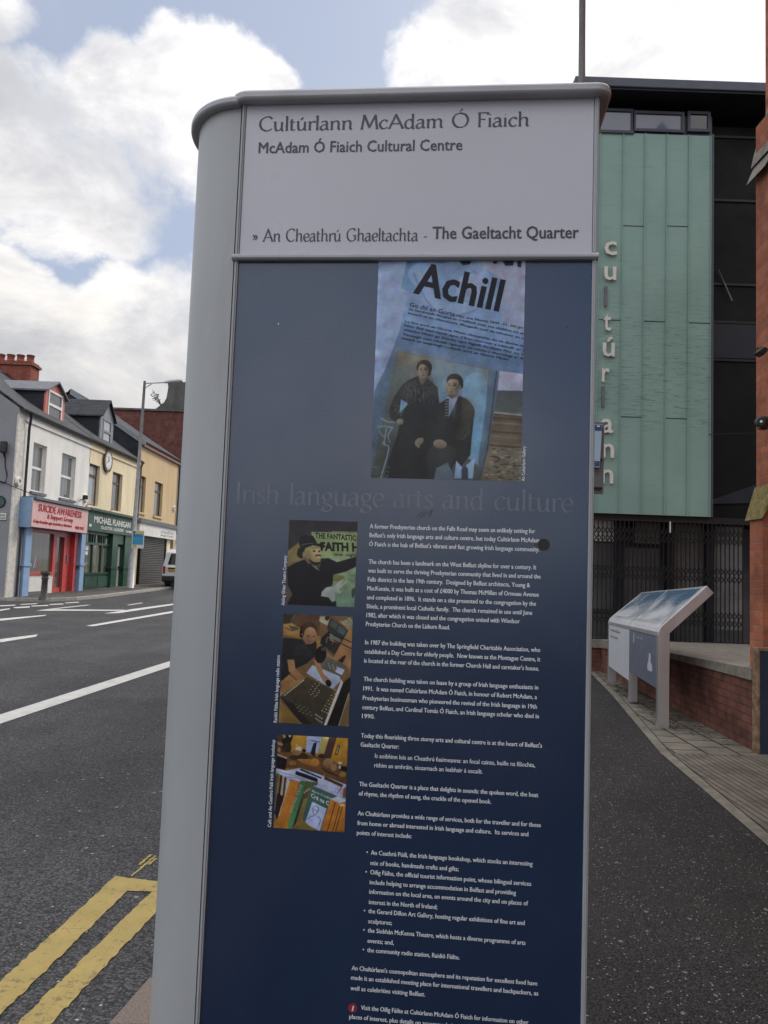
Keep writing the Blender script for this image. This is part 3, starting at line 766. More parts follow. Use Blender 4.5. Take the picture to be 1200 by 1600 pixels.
# lettering on the sign: line ends read off the photograph, laid on the face
def sline(mb, body, L, Rr, cap, off=.0006, bold=0.0, nib=False, mi=0, wid=.115, thin=.038):
    a, b = sp(*L, off), sp(*Rr, off); z = (a.z+b.z)/2
    capz = sp(L[0], L[1]-cap, off).z-a.z
    O = Vector((a.x, -off, z)); X = Vector((b.x-a.x, 0, 0)); U = Vector((0, 0, capz))
    if nib: nib_on(mb, body, O, X, U, Vector((0, -1, 0)), mi, wid, thin)
    else:
        k = bold*capz*.75; text_on(mb, body, O, X, U, None, mi, 0.0, None, ((-k, 0, 0), (k, -.00003, 0), (0, -.00006, k*.5)))
mb = MB()
sline(mb, 'Cultúrlann McAdam Ó Fiaich', (404, 203), (828, 198), 22, .0028, nib=True, wid=.135, thin=.052)
sline(mb, 'McAdam Ó Fiaich Cultural Centre', (404, 239.5), (722, 234), 17, .0028, .03)
sline(mb, '» An Cheathrú Ghaeltachta -', (394, 377), (669, 376), 19.5, .0028, nib=True, wid=.135, thin=.052)
sline(mb, 'The Gaeltacht Quarter', (676, 374), (904, 371), 19, .0028, .035)
mb.build('header_lettering', M_INK, sign, True)
mb = MB(); sline(mb, 'Irish language arts and culture', (367, 785), (896, 801), 33, .0005, nib=True, wid=.12, thin=.045); mb.build('ghost_heading', M_GHOST, sign, True)
TA = lambda x, y: (540+x/3.75, 800+y/3.75)
TB = lambda x, y: (540+x/3.75, 990+y/3.75)
TC = lambda x, y: (540+x/3.75, 1160+y/3.75)
TD = lambda x, y: (540+x/3.158, 1300+y/3.158)
TE = lambda x, y: (540+x/3.158, 1490+y/3.158)
BODY = [(TA, "A former Presbyterian church on the Falls Road may seem an unlikely setting for", 142, 97, 1110, 124),
 (TA, "Belfast's only Irish language arts and culture centre, but today Cultúrlann McAdam", 140, 148, 1135, 178),
 (TA, "Ó Fiaich is the hub of Belfast's vibrant and fast growing Irish language community.", 138, 200, 1135, 232),
 (TA, "The church has been a landmark on the West Belfast skyline for over a century. It", 135, 303, 1117, 337),
 (TA, "was built to serve the thriving Presbyterian community that lived in and around the", 132, 355, 1142, 390),
 (TA, "Falls district in the late 19th century.  Designed by Belfast architects, Young &", 130, 405, 1080, 443),
 (TA, "MacKenzie, it was built at a cost of £4000 by Thomas McMillan of Ormeau Avenue", 127, 458, 1132, 497),
 (TA, "and completed in 1896.  It stands on a site presented to the congregation by the", 125, 510, 1115, 551),
 (TA, "Shiels, a prominent local Catholic family.  The church remained in use until June", 122, 562, 1093, 605),
 (TA, "1982, after which it was closed and the congregation united with Windsor", 122, 614, 1020, 655),
 (TA, "Presbyterian Church on the Lisburn Road.", 119, 667, 610, 689),
 (TB, "In 1987 the building was taken over by The Springfield Charitable Association, who", 114, 61, 1140, 110),
 (TB, "established a Day Centre for elderly people.  Now known as the Montague Centre, it", 111, 115, 1140, 165),
 (TB, "is located at the rear of the church in the former Church Hall and caretaker's house.", 109, 167, 1133, 220),
 (TB, "The church building was taken on lease by a group of Irish language enthusiasts in", 106, 276, 1128, 330),
 (TB, "1991.  It was named Cultúrlann McAdam Ó Fiaich, in honour of Robert McAdam, a", 104, 330, 1120, 387),
 (TB, "Presbyterian businessman who pioneered the revival of the Irish language in 19th", 101, 385, 1120, 444),
 (TB, "century Belfast, and Cardinal Tomás Ó Fiaich, an Irish language scholar who died in", 98, 440, 1132, 500),
 (TB, "1990.", 96, 495, 170, 499),
 (TB, "Today this flourishing three storey arts and cultural centre is at the heart of Belfast's", 91, 606, 1150, 672),
 (TB, "Gaeltacht Quarter:", 88, 662, 312, 675),
 (TC, "The Gaeltacht Quarter is a place that delights in sounds: the spoken word, the beat", 80, 252, 1128, 325),
 (TC, "of rhyme, the rhythm of song, the crackle of the opened book.", 77, 308, 853, 363),
 (TC, "An Chultúrlann provides a wide range of services, both for the traveller and for those", 71, 424, 1143, 500),
 (TC, "from home or abroad interested in Irish language and culture.  Its services and", 69, 481, 1070, 553),
 (TC, "points of interest include:", 66, 540, 386, 562),
 (TD, "•  An Ceathrú Póilí, the Irish language bookshop, which stocks an interesting", 103, 108, 922, 170),
 (TD, "mix of books, handmade crafts and gifts;", 123, 162, 557, 194),
 (TD, "•  Oifig Fáilte, the official tourist information point, whose bilingual services", 98, 205, 915, 268),
 (TD, "include helping to arrange accommodation in Belfast and providing", 119, 258, 840, 310),
 (TD, "information on the local area, on events around the city and on places of", 117, 305, 900, 362),
 (TD, "interest in the North of Ireland;", 115, 355, 452, 381),
 (TD, "•  the Gerard Dillon Art Gallery, hosting regular exhibitions of fine art and", 90, 398, 883, 460),
 (TD, "sculptures;", 112, 450, 228, 459),
 (TD, "•  the Siobhán McKenna Theatre, which hosts a diverse programme of arts", 87, 494, 887, 557),
 (TD, "events; and,", 108, 546, 237, 557),
 (TD, "•  the community radio station, Raidió Fáilte.", 84, 590, 562, 630),
 (TE, "An Chultúrlann's cosmopolitan atmosphere and its reputation for excellent food have", 30, 82, 946, 157),
 (TE, "made it an established meeting place for international travellers and backpackers, as", 27, 130, 950, 205),
 (TE, "well as celebrities visiting Belfast.", 24, 180, 392, 212),
 (TE, "Visit the Oifig Fáilte at Cultúrlann McAdam Ó Fiaich for information on other", 76, 282, 902, 345),
 (TE, "places of interest, plus details on accommodation.", 18, 324, 560, 366)]
mb = MB()
for f, body, x0, y0, x1, y1 in BODY: sline(mb, body, f(x0, y0), f(x1, y1), 6.9 if f in (TA, TB, TC) else 7.0, bold=.035)
for f, body, x0, y0, x1, y1 in ((TC, "Is aoibhinn leis an Cheathrú fuaimeanna: an focal cainte, buille na filíochta,", 172, 88, 1110, 148), (TC, "rithim an amhráin, siosarnach an leabhair á oscailt.", 168, 143, 803, 186)):
    sline(mb, body, f(x0, y0), f(x1, y1), 6.9, bold=.02)
def vcap(mb, body, A, B, cap):
    """caption running up the side of a picture"""
    a, b = sp(*A, .0006), sp(*B, .0006); x = (a.x+b.x)/2
    capx = sp(A[0]+cap, A[1], .0006).x-a.x
    text_on(mb, body, (x, -.0006, a.z), (0, 0, b.z-a.z), (-capx, 0, 0), None, 0, .012)
vcap(mb, 'An Cultúrlann Gallery', (819.5, 752), (821.5, 697), 5)
vcap(mb, 'Aisling Ghéar Theatre Company', (444, 946), (448.5, 868), 5.2)
vcap(mb, 'Raidió Fáilte Irish language radio station', (432, 1129), (438, 1024), 5.2)
vcap(mb, 'Café and An Ceathrú Póilí Irish language bookshop', (423, 1292.5), (430, 1156), 5.2)
mb.build('body_text', M_INKW, sign, True)
c = sp(551, 1575, .0004); mb = MB(); r = sp(558, 1575, .0004).x-c.x
mb.face([(c.x+r*math.cos(2*math.pi*k/24), -.0004, c.z+r*math.sin(2*math.pi*k/24)) for k in range(24)]); mb.build('information_symbol', M_RED_INFO, sign, True)
mb = MB(); text_on(mb, 'i', (c.x-r*.22, -.0008, c.z-r*.55), (r*.36, 0, 0), (r*.22, 0, r*1.05), None, 0, .04); mb.build('information_letter', M_INKW, sign, True)
# black stuck-on disc and small marks of wear
c = sp(849.5, 851, .001); r = sp(859, 851, .001).x-c.x
mb = MB(); mb.tube([(c.x, .001, c.z), (c.x, -.0012, c.z)], r, 24); mb.build('black_sticker', M_BLACK, sign, True)
mb = MB()
def splat(px, py, rp, ex=1.0, seed=0):
    rnd = random.Random(seed+px); c = sp(px, py, .0007); r = sp(px+rp, py, .0007).x-c.x
    mb.face([(c.x+r*ex*math.cos(2*math.pi*k/11)*rnd.uniform(.7, 1.2), -.0007, c.z+r*math.sin(2*math.pi*k/11)*rnd.uniform(.7, 1.2)) for k in range(11)])
M_SMEAR = mat('brown_smear', (.06, .035, .035), .7, .3)
for q in ((649, 1049, 4.5), (837, 851, 2.2), (886, 511, 1.6)): mb = MB(); splat(*q); mb.build('dirt_mark', M_SMEAR, sign, True)
mb = MB(); splat(435, 506, 1.5, .7); mb.build('pale_chip', M_INKW, sign, True)
mb = MB()
def scribble(px, w=.0005):
    P = [sp(*p, .0007) for p in px]
    for a, b in zip(P, P[1:]):
        d = (b-a).normalized(); s = Vector((-d.z, 0, d.x))*w
        mb.face([a-s, b-s, b+s, a+s])
scribble([(648, 810), (655, 803), (664, 799), (660, 806), (655, 809), (668, 802), (676, 797), (671, 808), (675, 798)])
mb.build('scratched_scribble', M_INK, sign, True)

# ---- printed pictures: flat colour shapes, each a hair above the last, cut to the picture's edge
def inside_clip(poly, cols, x0, x1, z0, z1):
    def clip(P, C, k, lim, sgn):
        oP, oC = [], []
        for i in range(len(P)):
            a, b = P[i-1], P[i]; ca, cb = C[i-1], C[i]
            da, db = sgn*(a[k]-lim), sgn*(b[k]-lim)
            if (da >= 0) != (db >= 0):
                t = da/(da-db); oP.append(tuple(a[j]+(b[j]-a[j])*t for j in range(2))); oC.append(tuple(ca[j]+(cb[j]-ca[j])*t for j in range(3)))
            if db >= 0: oP.append(b); oC.append(cb)
        return oP, oC
    P, C = poly, cols
    for k, lim, s in ((0, x0, 1), (0, x1, -1), (1, z0, 1), (1, z1, -1)):
        if len(P) < 3: return [], []
        P, C = clip(P, C, k, lim, s)
    return P, C
GAIN = 1.5
import numpy as np
class Picture:
    """a printed photograph: soft-edged tones laid on a fine grid of the print, one colour per grid point"""
    def __init__(s, quad, fn, res=200):
        q = [sp(*p) for p in quad]
        s.x0 = (q[0].x+q[3].x)/2; s.x1 = (q[1].x+q[2].x)/2; s.z1 = (q[0].z+q[1].z)/2; s.z0 = (q[2].z+q[3].z)/2
        s.fn = fn; s.W = res; s.H = int(res*(s.z1-s.z0)/(s.x1-s.x0)); s.buf = np.zeros((s.H, s.W, 3)); s.letters = []
        s.rng = np.random.default_rng(11)
    def col(s, c): return np.array(c, float)
    def px(s, p):
        v = sp(*s.fn(*p)); return ((v.x-s.x0)/(s.x1-s.x0)*s.W-.5, (s.z1-v.z)/(s.z1-s.z0)*s.H-.5)
    @staticmethod
    def blur(a, sig):
        if sig <= 0: return a
        r = int(3*sig+1); k = np.exp(-.5*(np.arange(-r, r+1)/sig)**2); k /= k.sum()
        for ax in (0, 1):
            pad = [(0, 0)]*a.ndim; pad[ax] = (r, r); b = np.pad(a, pad, mode='edge'); o = np.zeros_like(a); n = a.shape[ax]
            for i, w in enumerate(k): o += w*(b[i:i+n] if ax == 0 else b[:, i:i+n])
            a = o
        return a
    def add(s, pts, c, c2=None, smooth=False, axis='z', soft=.5, alpha=1.0):
        P = [s.px(p) for p in pts]
        if smooth: P = [(v.x, v.y) for v in crom([P[-1]]+P+[P[0], P[1]], 5)[5:-6]]
        xs = np.array([p[0] for p in P]); ys = np.array([p[1] for p in P]); m = 3*soft+1
        a0, a1 = int(max(xs.min()-m, 0)), int(min(xs.max()+m+2, s.W)); b0, b1 = int(max(ys.min()-m, 0)), int(min(ys.max()+m+2, s.H))
        if a1 <= a0 or b1 <= b0: return
        X, Y = np.meshgrid(np.arange(a0, a1), np.arange(b0, b1)); cov = np.zeros(X.shape)
        for ox, oy in ((-.25, -.25), (.25, -.25), (-.25, .25), (.25, .25)):
            ins = np.zeros(X.shape, bool)
            for i in range(len(P)):
                xa, ya = P[i-1]; xb, yb = P[i]
                if ya == yb: continue
                cr = ((ya > Y+oy) != (yb > Y+oy)); ins ^= cr & (X+ox < (xb-xa)*(Y+oy-ya)/(yb-ya)+xa)
            cov += ins*.25
        cov = s.blur(cov, soft)*alpha
        t = np.clip((Y-ys.min())/max(ys.max()-ys.min(), 1e-6), 0, 1) if axis == 'z' else np.clip((X-xs.min())/max(xs.max()-xs.min(), 1e-6), 0, 1)
        ca = s.col(c); cb = s.col(c2) if c2 else ca
        C = ca+(cb-ca)*t[..., None]
        s.buf[b0:b1, a0:a1] = s.buf[b0:b1, a0:a1]*(1-cov[..., None])+C*cov[..., None]
    def base(s, c, c2=None, axis='z'):
        t = np.linspace(0, 1, s.H)[:, None, None] if axis == 'z' else np.linspace(0, 1, s.W)[None, :, None]
        s.buf[:] = s.col(c)+(s.col(c2 or c)-s.col(c))*t
    def ell(s, cx, cy, rx, ry, c, c2=None, rot=0.0, n=24, **kw):
        ca, sa = math.cos(R_(rot)), math.sin(R_(rot))
        s.add([(cx+rx*math.cos(2*math.pi*k/n)*ca-ry*math.sin(2*math.pi*k/n)*sa, cy+rx*math.cos(2*math.pi*k/n)*sa+ry*math.sin(2*math.pi*k/n)*ca) for k in range(n)], c, c2, **kw)
    def glow(s, cx, cy, rx, ry, c, a=.5):
        """soft brushed tone"""
        x, y = s.px((cx, cy)); ex = abs(s.px((cx+rx, cy))[0]-x); ey = abs(s.px((cx, cy+ry))[1]-y)
        X, Y = np.meshgrid(np.arange(s.W), np.arange(s.H)); w = (np.exp(-.9*(((X-x)/max(ex, .5))**2+((Y-y)/max(ey, .5))**2))*a)[..., None]
        s.buf = s.buf*(1-w)+s.col(c)*w
    def line(s, pts, w, c, smooth=False, soft=.5, alpha=1.0):
        if smooth: pts = [(v.x, v.y) for v in crom(pts, 6)]
        for a, b in zip(pts, pts[1:]):
            dx, dy = b[0]-a[0], b[1]-a[1]; L = math.hypot(dx, dy) or 1; nx, ny = -dy/L*w/2, dx/L*w/2
            s.add([(a[0]-nx, a[1]-ny), (b[0]-nx, b[1]-ny), (b[0]+nx, b[1]+ny), (a[0]+nx, a[1]+ny)], c, soft=soft, alpha=alpha)
    def text(s, body, L, Rr, up, c, bold=0.0):
        vs, fs, w = glyphs(body, bold)
        Q = []
        for v in vs:
            t, h = v.x/w, v.y/CAPH
            p = sp(*s.fn(L[0]+(Rr[0]-L[0])*t+up[0]*h, L[1]+(Rr[1]-L[1])*t+up[1]*h)); Q.append((p.x, p.z))
        dq = (s.x1-s.x0)*.0016
        s.letters.append(([[(Q[k][0]+o, Q[k][1]) for k in f] for o in ((0, dq) if bold == 0 else (0,)) for f in fs], tuple(min(.9, v*GAIN) for v in s2l(c))))
    def speckle(s, box, n, cols, size, seed=1):
        r = random.Random(seed)
        for _ in range(n):
            x, y = r.uniform(box[0], box[2]), r.uniform(box[1], box[3]); w, h = r.uniform(.4, 1)*size[0], r.uniform(.4, 1)*size[1]
            s.add([(x-w, y), (x-w*.2, y-h), (x+w, y-h*.3), (x+w*.4, y+h)], r.choice(cols))
    def done(s, name, label, grain=5.0, sig=.4):
        b = s.blur(s.buf, sig)
        n = s.blur(s.rng.normal(0, 1, (s.H, s.W, 1)), .8)*2.2; n2 = s.blur(s.rng.normal(0, 1, (s.H, s.W, 1)), 7)*16; n3 = s.blur(s.rng.normal(0, 1, (s.H, s.W, 3)), 2.5)*5
        b = b*(1+(n2*grain*.012)+(n3*grain*.008))+n*grain*.45
        b = np.clip(b, 3, 250)/255
        lin = np.clip(np.where(b <= .04045, b/12.92, ((b+.055)/1.055)**2.4)*GAIN, 0, .9)
        W_, H_ = s.W, s.H
        xs = np.linspace(s.x0, s.x1, W_); zs = np.linspace(s.z1, s.z0, H_)
        me = bpy.data.meshes.new(name); co = np.zeros((H_, W_, 3)); co[..., 0] = xs[None, :]; co[..., 1] = -.0004; co[..., 2] = zs[:, None]
        i = np.arange(H_*W_).reshape(H_, W_); f = np.stack([i[1:, :-1], i[1:, 1:], i[:-1, 1:], i[:-1, :-1]], -1).reshape(-1, 4)
        me.vertices.add(H_*W_); me.vertices.foreach_set('co', co.ravel().astype(np.float32)); me.loops.add(f.size); me.loops.foreach_set('vertex_index', f.ravel().astype(np.int32))
        me.polygons.add(len(f)); me.polygons.foreach_set('loop_start', np.arange(0, f.size, 4, dtype=np.int32)); me.polygons.foreach_set('loop_total', np.full(len(f), 4, dtype=np.int32))
        at = me.color_attributes.new('Col', 'FLOAT_COLOR', 'POINT'); c4 = np.ones((H_*W_, 4), np.float32); c4[:, :3] = lin.reshape(-1, 3); at.data.foreach_set('color', c4.ravel())
        me.materials.append(M_PRINT); me.update(); me.validate()
        o = bpy.data.objects.new(name, me); COL.objects.link(o); o.parent = sign; WM[o.name] = WM[sign.name]; tag(o, label)
        if s.letters:
            mb = MB(); lay = .0006
            for tris, c in s.letters:
                lay += .00002
                for P in tris:
                    P2, C2 = inside_clip(P, [c]*len(P), s.x0, s.x1, s.z0, s.z1)
                    if len(P2) >= 3: mb.face([(x, -lay, z) for x, z in P2], 0, C2)
            l = mb.build('picture_lettering', M_PRINT, sign, True); l.parent = o
        return o

# poster with the old portrait
p = Picture([(592, 409), (821.5, 408), (813, 751.5), (579, 747)], lambda x, y: (560+x*280/1200, 400+y*360/1543), 330)
p.base((132, 150, 180), (118, 136, 166))
p.add([(330, 0), (1200, 0), (1200, 800), (700, 720), (250, 620), (280, 480), (345, 225), (285, 215)], (128, 148, 178), (96, 122, 158))
p.add([(700, 0), (1200, 0), (1200, 560), (960, 470), (940, 200)], (146, 148, 166), (122, 136, 164))
p.add([(335, 0), (660, 0), (560, 180), (350, 240), (285, 217)], (82, 116, 152), (98, 132, 164))
for a, b, c_ in ((480, 150, (120, 146, 176)), (640, 110, (136, 152, 176)), (820, 180, (118, 138, 164)), (600, 290, (112, 138, 170))): p.ell(a, b, 150, 95, c_, rot=20)
p.ell(640, 190, 250, 200, (122, 144, 174)); p.ell(650, 185, 170, 140, (110, 134, 166)); p.ell(760, 210, 110, 90, (132, 148, 174))
p.line([(370, 120), (480, 330), (640, 400), (840, 330), (940, 180)], 10, (96, 120, 152), True)
p.add([(300, 440), (1200, 700), (1200, 1543), (60, 1543), (110, 900), (180, 760)], (90, 116, 152), (58, 72, 82))
p.add([(880, 760), (950, 770), (850, 1543), (740, 1543)], (76, 98, 122), (52, 58, 62))
p.text('Achill', (365, 245), (935, 368), (46, -205), (12, 14, 24), .015); p.text('Achill', (373, 247), (941, 370), (46, -205), (12, 14, 24), .015)
p.add([(670, 30), (760, 30), (745, 58), (700, 64)], (20, 22, 32)); p.add([(905, 30), (930, 30), (925, 55), (900, 52)], (20, 22, 32)); p.add([(960, 30), (1040, 30), (1035, 66), (985, 68)], (20, 22, 32)); p.add([(1062, 30), (1092, 30), (1088, 78), (1064, 74)], (20, 22, 32))
INKC = (20, 26, 40)
p.text('Go dtí an Gorta', (342, 338), (645, 405), (5, -28), INKC, .01)
p.text('Mór sna blianta 1845 -51, bhí go leor', (655, 408), (1165, 500), (4, -16), INKC, .0)
for body, L, Rr in (('Sa Samhradh bhogtaí an t-eallach suas sna sléibhte nó amach', (336, 362), (1165, 540)), ('isteach ar an chúraíocht. Bhogadh cuid de mhuintir an tsráid', (330, 388), (1165, 572)),
                    ('Le linn anró an Ghorta Mhóir chonacthas do na daoine nár bh', (312, 444), (1165, 622)), ('Níor fhill siad riamh agus d’fhan siad mar a mbíodh an t-eall', (307, 472), (1165, 652)),
                    ('tSléibhe Mhóir go Dumha agus fágadh An Sliabh Mór ina bhaile', (300, 500), (1165, 680)), ('Thosaigh cuid mhaith ógánach ón oileán a tharraingt ar Albain', (293, 530), (1165, 708)),
                    ('isteach an teaghlaigh i ndiaidh anró an Ghorta Mhóir.', (287, 556), (1008, 702))):
    p.text(body, L, Rr, (4, -15), INKC, .0)
p.add([(262, 635), (877, 757), (790, 1543), (70, 1543)], (92, 96, 92), (52, 60, 58))
p.add([(470, 680), (872, 762), (800, 1400), (520, 1200), (500, 820)], (98, 116, 128), (82, 122, 152), smooth=False)
p.add([(270, 645), (480, 688), (400, 800), (230, 900)], (104, 102, 90), (78, 94, 98))
p.add([(700, 850), (860, 830), (800, 1330), (750, 1330)], (104, 140, 166), (92, 132, 160), smooth=True)
for gx, gy, rx, ry, c_, a_ in ((420, 700, 130, 60, (118, 118, 104), .4), (560, 760, 80, 90, (116, 132, 140), .5), (780, 880, 70, 120, (112, 140, 160), .45), (820, 1200, 40, 160, (96, 136, 164), .5), (240, 800, 60, 110, (66, 78, 78), .5), (180, 1000, 60, 120, (54, 72, 80), .5), (180, 1350, 70, 100, (40, 46, 44), .6), (850, 800, 40, 60, (90, 82, 66), .4), (300, 660, 40, 40, (84, 76, 60), .4)): p.glow(gx, gy, rx, ry, c_, a_)
# woman
p.add([(408, 800), (340, 830), (295, 865), (240, 945), (206, 1040), (215, 1085), (262, 1120), (300, 1095), (272, 1060), (285, 980), (330, 985), (290, 1060), (262, 1200), (200, 1380), (160, 1543), (500, 1543), (500, 1250), (545, 1010), (530, 880), (470, 825), (455, 800)], (30, 33, 38), (18, 20, 24), smooth=False)
p.add([(300, 870), (380, 830), (400, 900), (330, 960), (270, 960)], (48, 50, 52), (28, 30, 34), smooth=True); p.add([(470, 835), (520, 880), (520, 960), (450, 980), (440, 880)], (44, 46, 50), (26, 28, 32), smooth=True)
for k in range(7): p.line([(335+k*24, 850+k % 3*12), (325+k*27, 960)], 6, (56, 58, 58))
for gx, gy, rx, ry, c_, a_ in ((345, 905, 60, 60, (66, 68, 68), .55), (275, 985, 40, 60, (58, 60, 60), .5), (480, 900, 50, 60, (60, 62, 64), .5), (235, 1060, 30, 40, (60, 62, 60), .5), (420, 920, 26, 60, (22, 24, 26), .6), (330, 1250, 60, 160, (34, 36, 40), .5), (420, 1350, 40, 120, (12, 13, 16), .6), (250, 1350, 40, 110, (14, 15, 17), .5)): p.glow(gx, gy, rx, ry, c_, a_)
p.add([(286, 960), (334, 988), (318, 1010), (275, 1050)], (98, 132, 156))
p.add([(404, 780), (462, 800), (450, 840), (425, 865), (408, 830)], (108, 98, 84), (92, 84, 74))
p.ell(442, 748, 52, 52, (34, 30, 29), (22, 20, 20), rot=8); p.ell(470, 775, 16, 30, (26, 24, 24)); p.glow(430, 712, 30, 10, (58, 54, 52), .6)
p.ell(433, 772, 36, 52, (132, 118, 102), (104, 92, 80), rot=6)
p.add([(430, 712), (446, 716), (472, 748), (468, 764), (452, 736), (430, 724), (408, 738), (398, 764), (396, 744)], (30, 27, 26), smooth=True)
for ex in (420, 450): p.ell(ex, 760, 9, 6, (30, 25, 24)); p.line([(ex-9, 749), (ex+9, 750)], 4, (52, 42, 36))
p.line([(434, 762), (430, 783), (438, 786)], 4, (86, 72, 60)); p.ell(434, 797, 12, 4, (88, 56, 50))
p.speckle((320, 860, 500, 980), 70, [(66, 68, 68), (24, 26, 28), (52, 54, 54)], (7, 16), 5); p.speckle((220, 960, 280, 1070), 30, [(62, 64, 64), (26, 28, 30)], (7, 14), 6)
p.ell(278, 1110, 24, 20, (116, 112, 98), (92, 90, 82)); p.ell(432, 940, 10, 10, (66, 64, 56))
p.glow(416, 765, 16, 44, (150, 138, 118), .5); p.glow(462, 775, 14, 40, (66, 56, 48), .55); p.glow(440, 830, 24, 14, (60, 52, 46), .5)
# table stand
for pts in ([(150, 1085), (200, 1110), (250, 1112)], [(130, 1145), (180, 1140), (235, 1150)], [(140, 1170), (175, 1210), (190, 1150)], [(230, 1150), (200, 1200), (215, 1250)], [(185, 1190), (175, 1260), (205, 1290), (150, 1490)], [(165, 1240), (180, 1260), (160, 1255)]): p.line(pts, 8, (104, 122, 140), True)
# man
p.add([(598, 955), (545, 985), (500, 1060), (470, 1130), (436, 1190), (400, 1250), (380, 1262), (420, 1290), (470, 1290), (470, 1543), (580, 1543), (640, 1390), (690, 1405), (750, 1330), (758, 1220), (776, 1050), (752, 985), (690, 940), (660, 935)], (28, 30, 32), (24, 25, 25), smooth=False)
p.add([(700, 950), (770, 1010), (772, 1080), (720, 1190), (660, 1230), (690, 1100)], (46, 46, 38), (38, 38, 34), smooth=True)
for k in range(5): p.line([(640+k*24, 1180-k*14), (690+k*14, 1230-k*10), (740, 1180-k*8)], 5, (60, 60, 54), True)
for gx, gy, rx, ry, c_, a_ in ((740, 1020, 40, 70, (70, 68, 52), .55), (700, 1150, 50, 60, (58, 56, 46), .5), (560, 1080, 36, 80, (44, 46, 48), .5), (650, 1150, 40, 70, (14, 15, 16), .6), (520, 1180, 40, 50, (40, 42, 42), .4)): p.glow(gx, gy, rx, ry, c_, a_)
p.add([(470, 1290), (600, 1270), (660, 1330), (560, 1460), (480, 1480)], (38, 40, 42), (26, 28, 30), smooth=True)
p.add([(604, 935), (668, 925), (662, 960), (600, 1090), (590, 1060), (588, 960)], (132, 146, 166), (98, 114, 138))
p.add([(588, 955), (606, 955), (604, 1086), (590, 1090), (576, 1060)], (34, 34, 40))
for k in range(6): p.line([(580, 975+k*19), (604, 970+k*19)], 7, (98, 102, 110))
p.add([(600, 905), (660, 900), (664, 935), (630, 958), (600, 940)], (100, 92, 78), (84, 78, 68))
p.ell(645, 836, 54, 48, (36, 33, 31), (22, 21, 21), rot=10); p.ell(688, 858, 13, 30, (24, 23, 23), rot=-10)
p.ell(630, 872, 45, 64, (130, 120, 102), (98, 90, 78), rot=6)
p.add([(592, 850), (598, 815), (636, 796), (684, 808), (702, 840), (696, 872), (684, 868), (680, 846), (660, 828), (628, 824), (606, 832)], (28, 26, 25), smooth=True); p.glow(640, 806, 30, 10, (66, 62, 58), .6)
for ex in (608, 644): p.ell(ex, 866, 10, 6, (26, 22, 20)); p.line([(ex-11, 853), (ex+11, 853)], 5, (40, 34, 30))
p.line([(624, 868), (616, 890), (628, 893)], 4, (84, 72, 60)); p.ell(622, 909, 13, 4, (84, 58, 50)); p.ell(682, 882, 8, 16, (104, 92, 78))
p.ell(546, 1258, 46, 30, (124, 114, 98), (96, 88, 78), rot=8); p.ell(408, 1242, 34, 22, (112, 106, 94), (90, 86, 78), rot=-35); p.add([(390, 1255), (415, 1270), (404, 1288), (378, 1262)], (104, 98, 88))
for k in range(4): p.line([(515+k*16, 1272), (508+k*16, 1284)], 3, (78, 70, 62))
p.add([(520, 1420), (600, 1380), (640, 1480), (620, 1543), (500, 1543)], (76, 92, 106), (64, 78, 90)); p.glow(560, 1340, 50, 60, (54, 56, 58), .5)
p.add([(655, 1370), (700, 1420), (780, 1350), (765, 1490), (640, 1490)], (132, 156, 186), (108, 132, 164)); p.ell(712, 1440, 22, 34, (44, 52, 62)); p.add([(690, 1440), (734, 1440), (734, 1500), (690, 1500)], (44, 52, 62))
p.add([(755, 1310), (785, 1300), (778, 1350), (750, 1360)], (98, 128, 156))
p.glow(608, 875, 16, 46, (150, 140, 116), .5); p.glow(662, 885, 16, 44, (62, 56, 46), .6); p.glow(632, 938, 26, 10, (54, 48, 42), .5); p.glow(640, 1000, 14, 60, (150, 164, 184), .4)
# landscape at the right edge
p.add([(945, 770), (1100, 790), (1100, 904), (930, 900)], (152, 156, 176), (140, 146, 170))
p.add([(930, 900), (1110, 904), (1100, 1050), (908, 1042)], (62, 70, 74), (74, 80, 76)); p.add([(908, 1042), (1100, 1062), (1100, 1072), (906, 1052)], (128, 132, 128))
p.add([(906, 1052), (1100, 1072), (1100, 1300), (868, 1290)], (74, 64, 54), (96, 88, 74))
for k in range(7): p.line([(900-k*4, 1085+k*30), (1000, 1090+k*31), (1100, 1100+k*30)], 11, ((58, 48, 42), (104, 94, 78), (84, 74, 62))[k % 3], True)
p.add([(868, 1290), (1100, 1300), (1100, 1543), (800, 1543)], (98, 92, 78), (78, 72, 62)); p.speckle((850, 1290, 1090, 1500), 120, [(122, 114, 98), (64, 58, 50), (96, 90, 76), (44, 42, 40)], (22, 8))
p.speckle((90, 1410, 210, 1500), 24, [(86, 90, 84), (44, 48, 46), (68, 72, 68)], (18, 8), 3)
p.line([(925, 770), (862, 1300), (800, 1543)], 7, (44, 50, 54))
p.done('printed_poster', 'tilted exhibition poster with an old portrait of a couple')

# picture: man in a top hat
p = Picture([(453, 812), (559.5, 815.5), (553, 948.5), (445.5, 944.5)], lambda x, y: (420+x*160/1200, 780+y*180/1350))
p.base((62, 60, 50), (66, 62, 52))
p.add([(230, 230), (1060, 260), (1050, 390), (520, 390), (370, 470), (220, 620)], (36, 33, 37), (46, 44, 42))
p.add([(500, 385), (740, 388), (1040, 392), (1030, 700), (560, 690)], (116, 130, 92), (122, 138, 96))
p.add([(740, 375), (1045, 385), (1045, 410), (735, 392)], (104, 114, 86))
p.add([(225, 610), (350, 515), (440, 560), (430, 720), (215, 800)], (112, 100, 62), (96, 88, 60))
p.add([(700, 690), (1030, 680), (1040, 1290), (740, 1290), (745, 890)], (118, 132, 104), (92, 116, 92)); p.add([(760, 1120), (1010, 1090), (990, 1290), (770, 1290)], (92, 116, 98), (86, 110, 92), smooth=True)
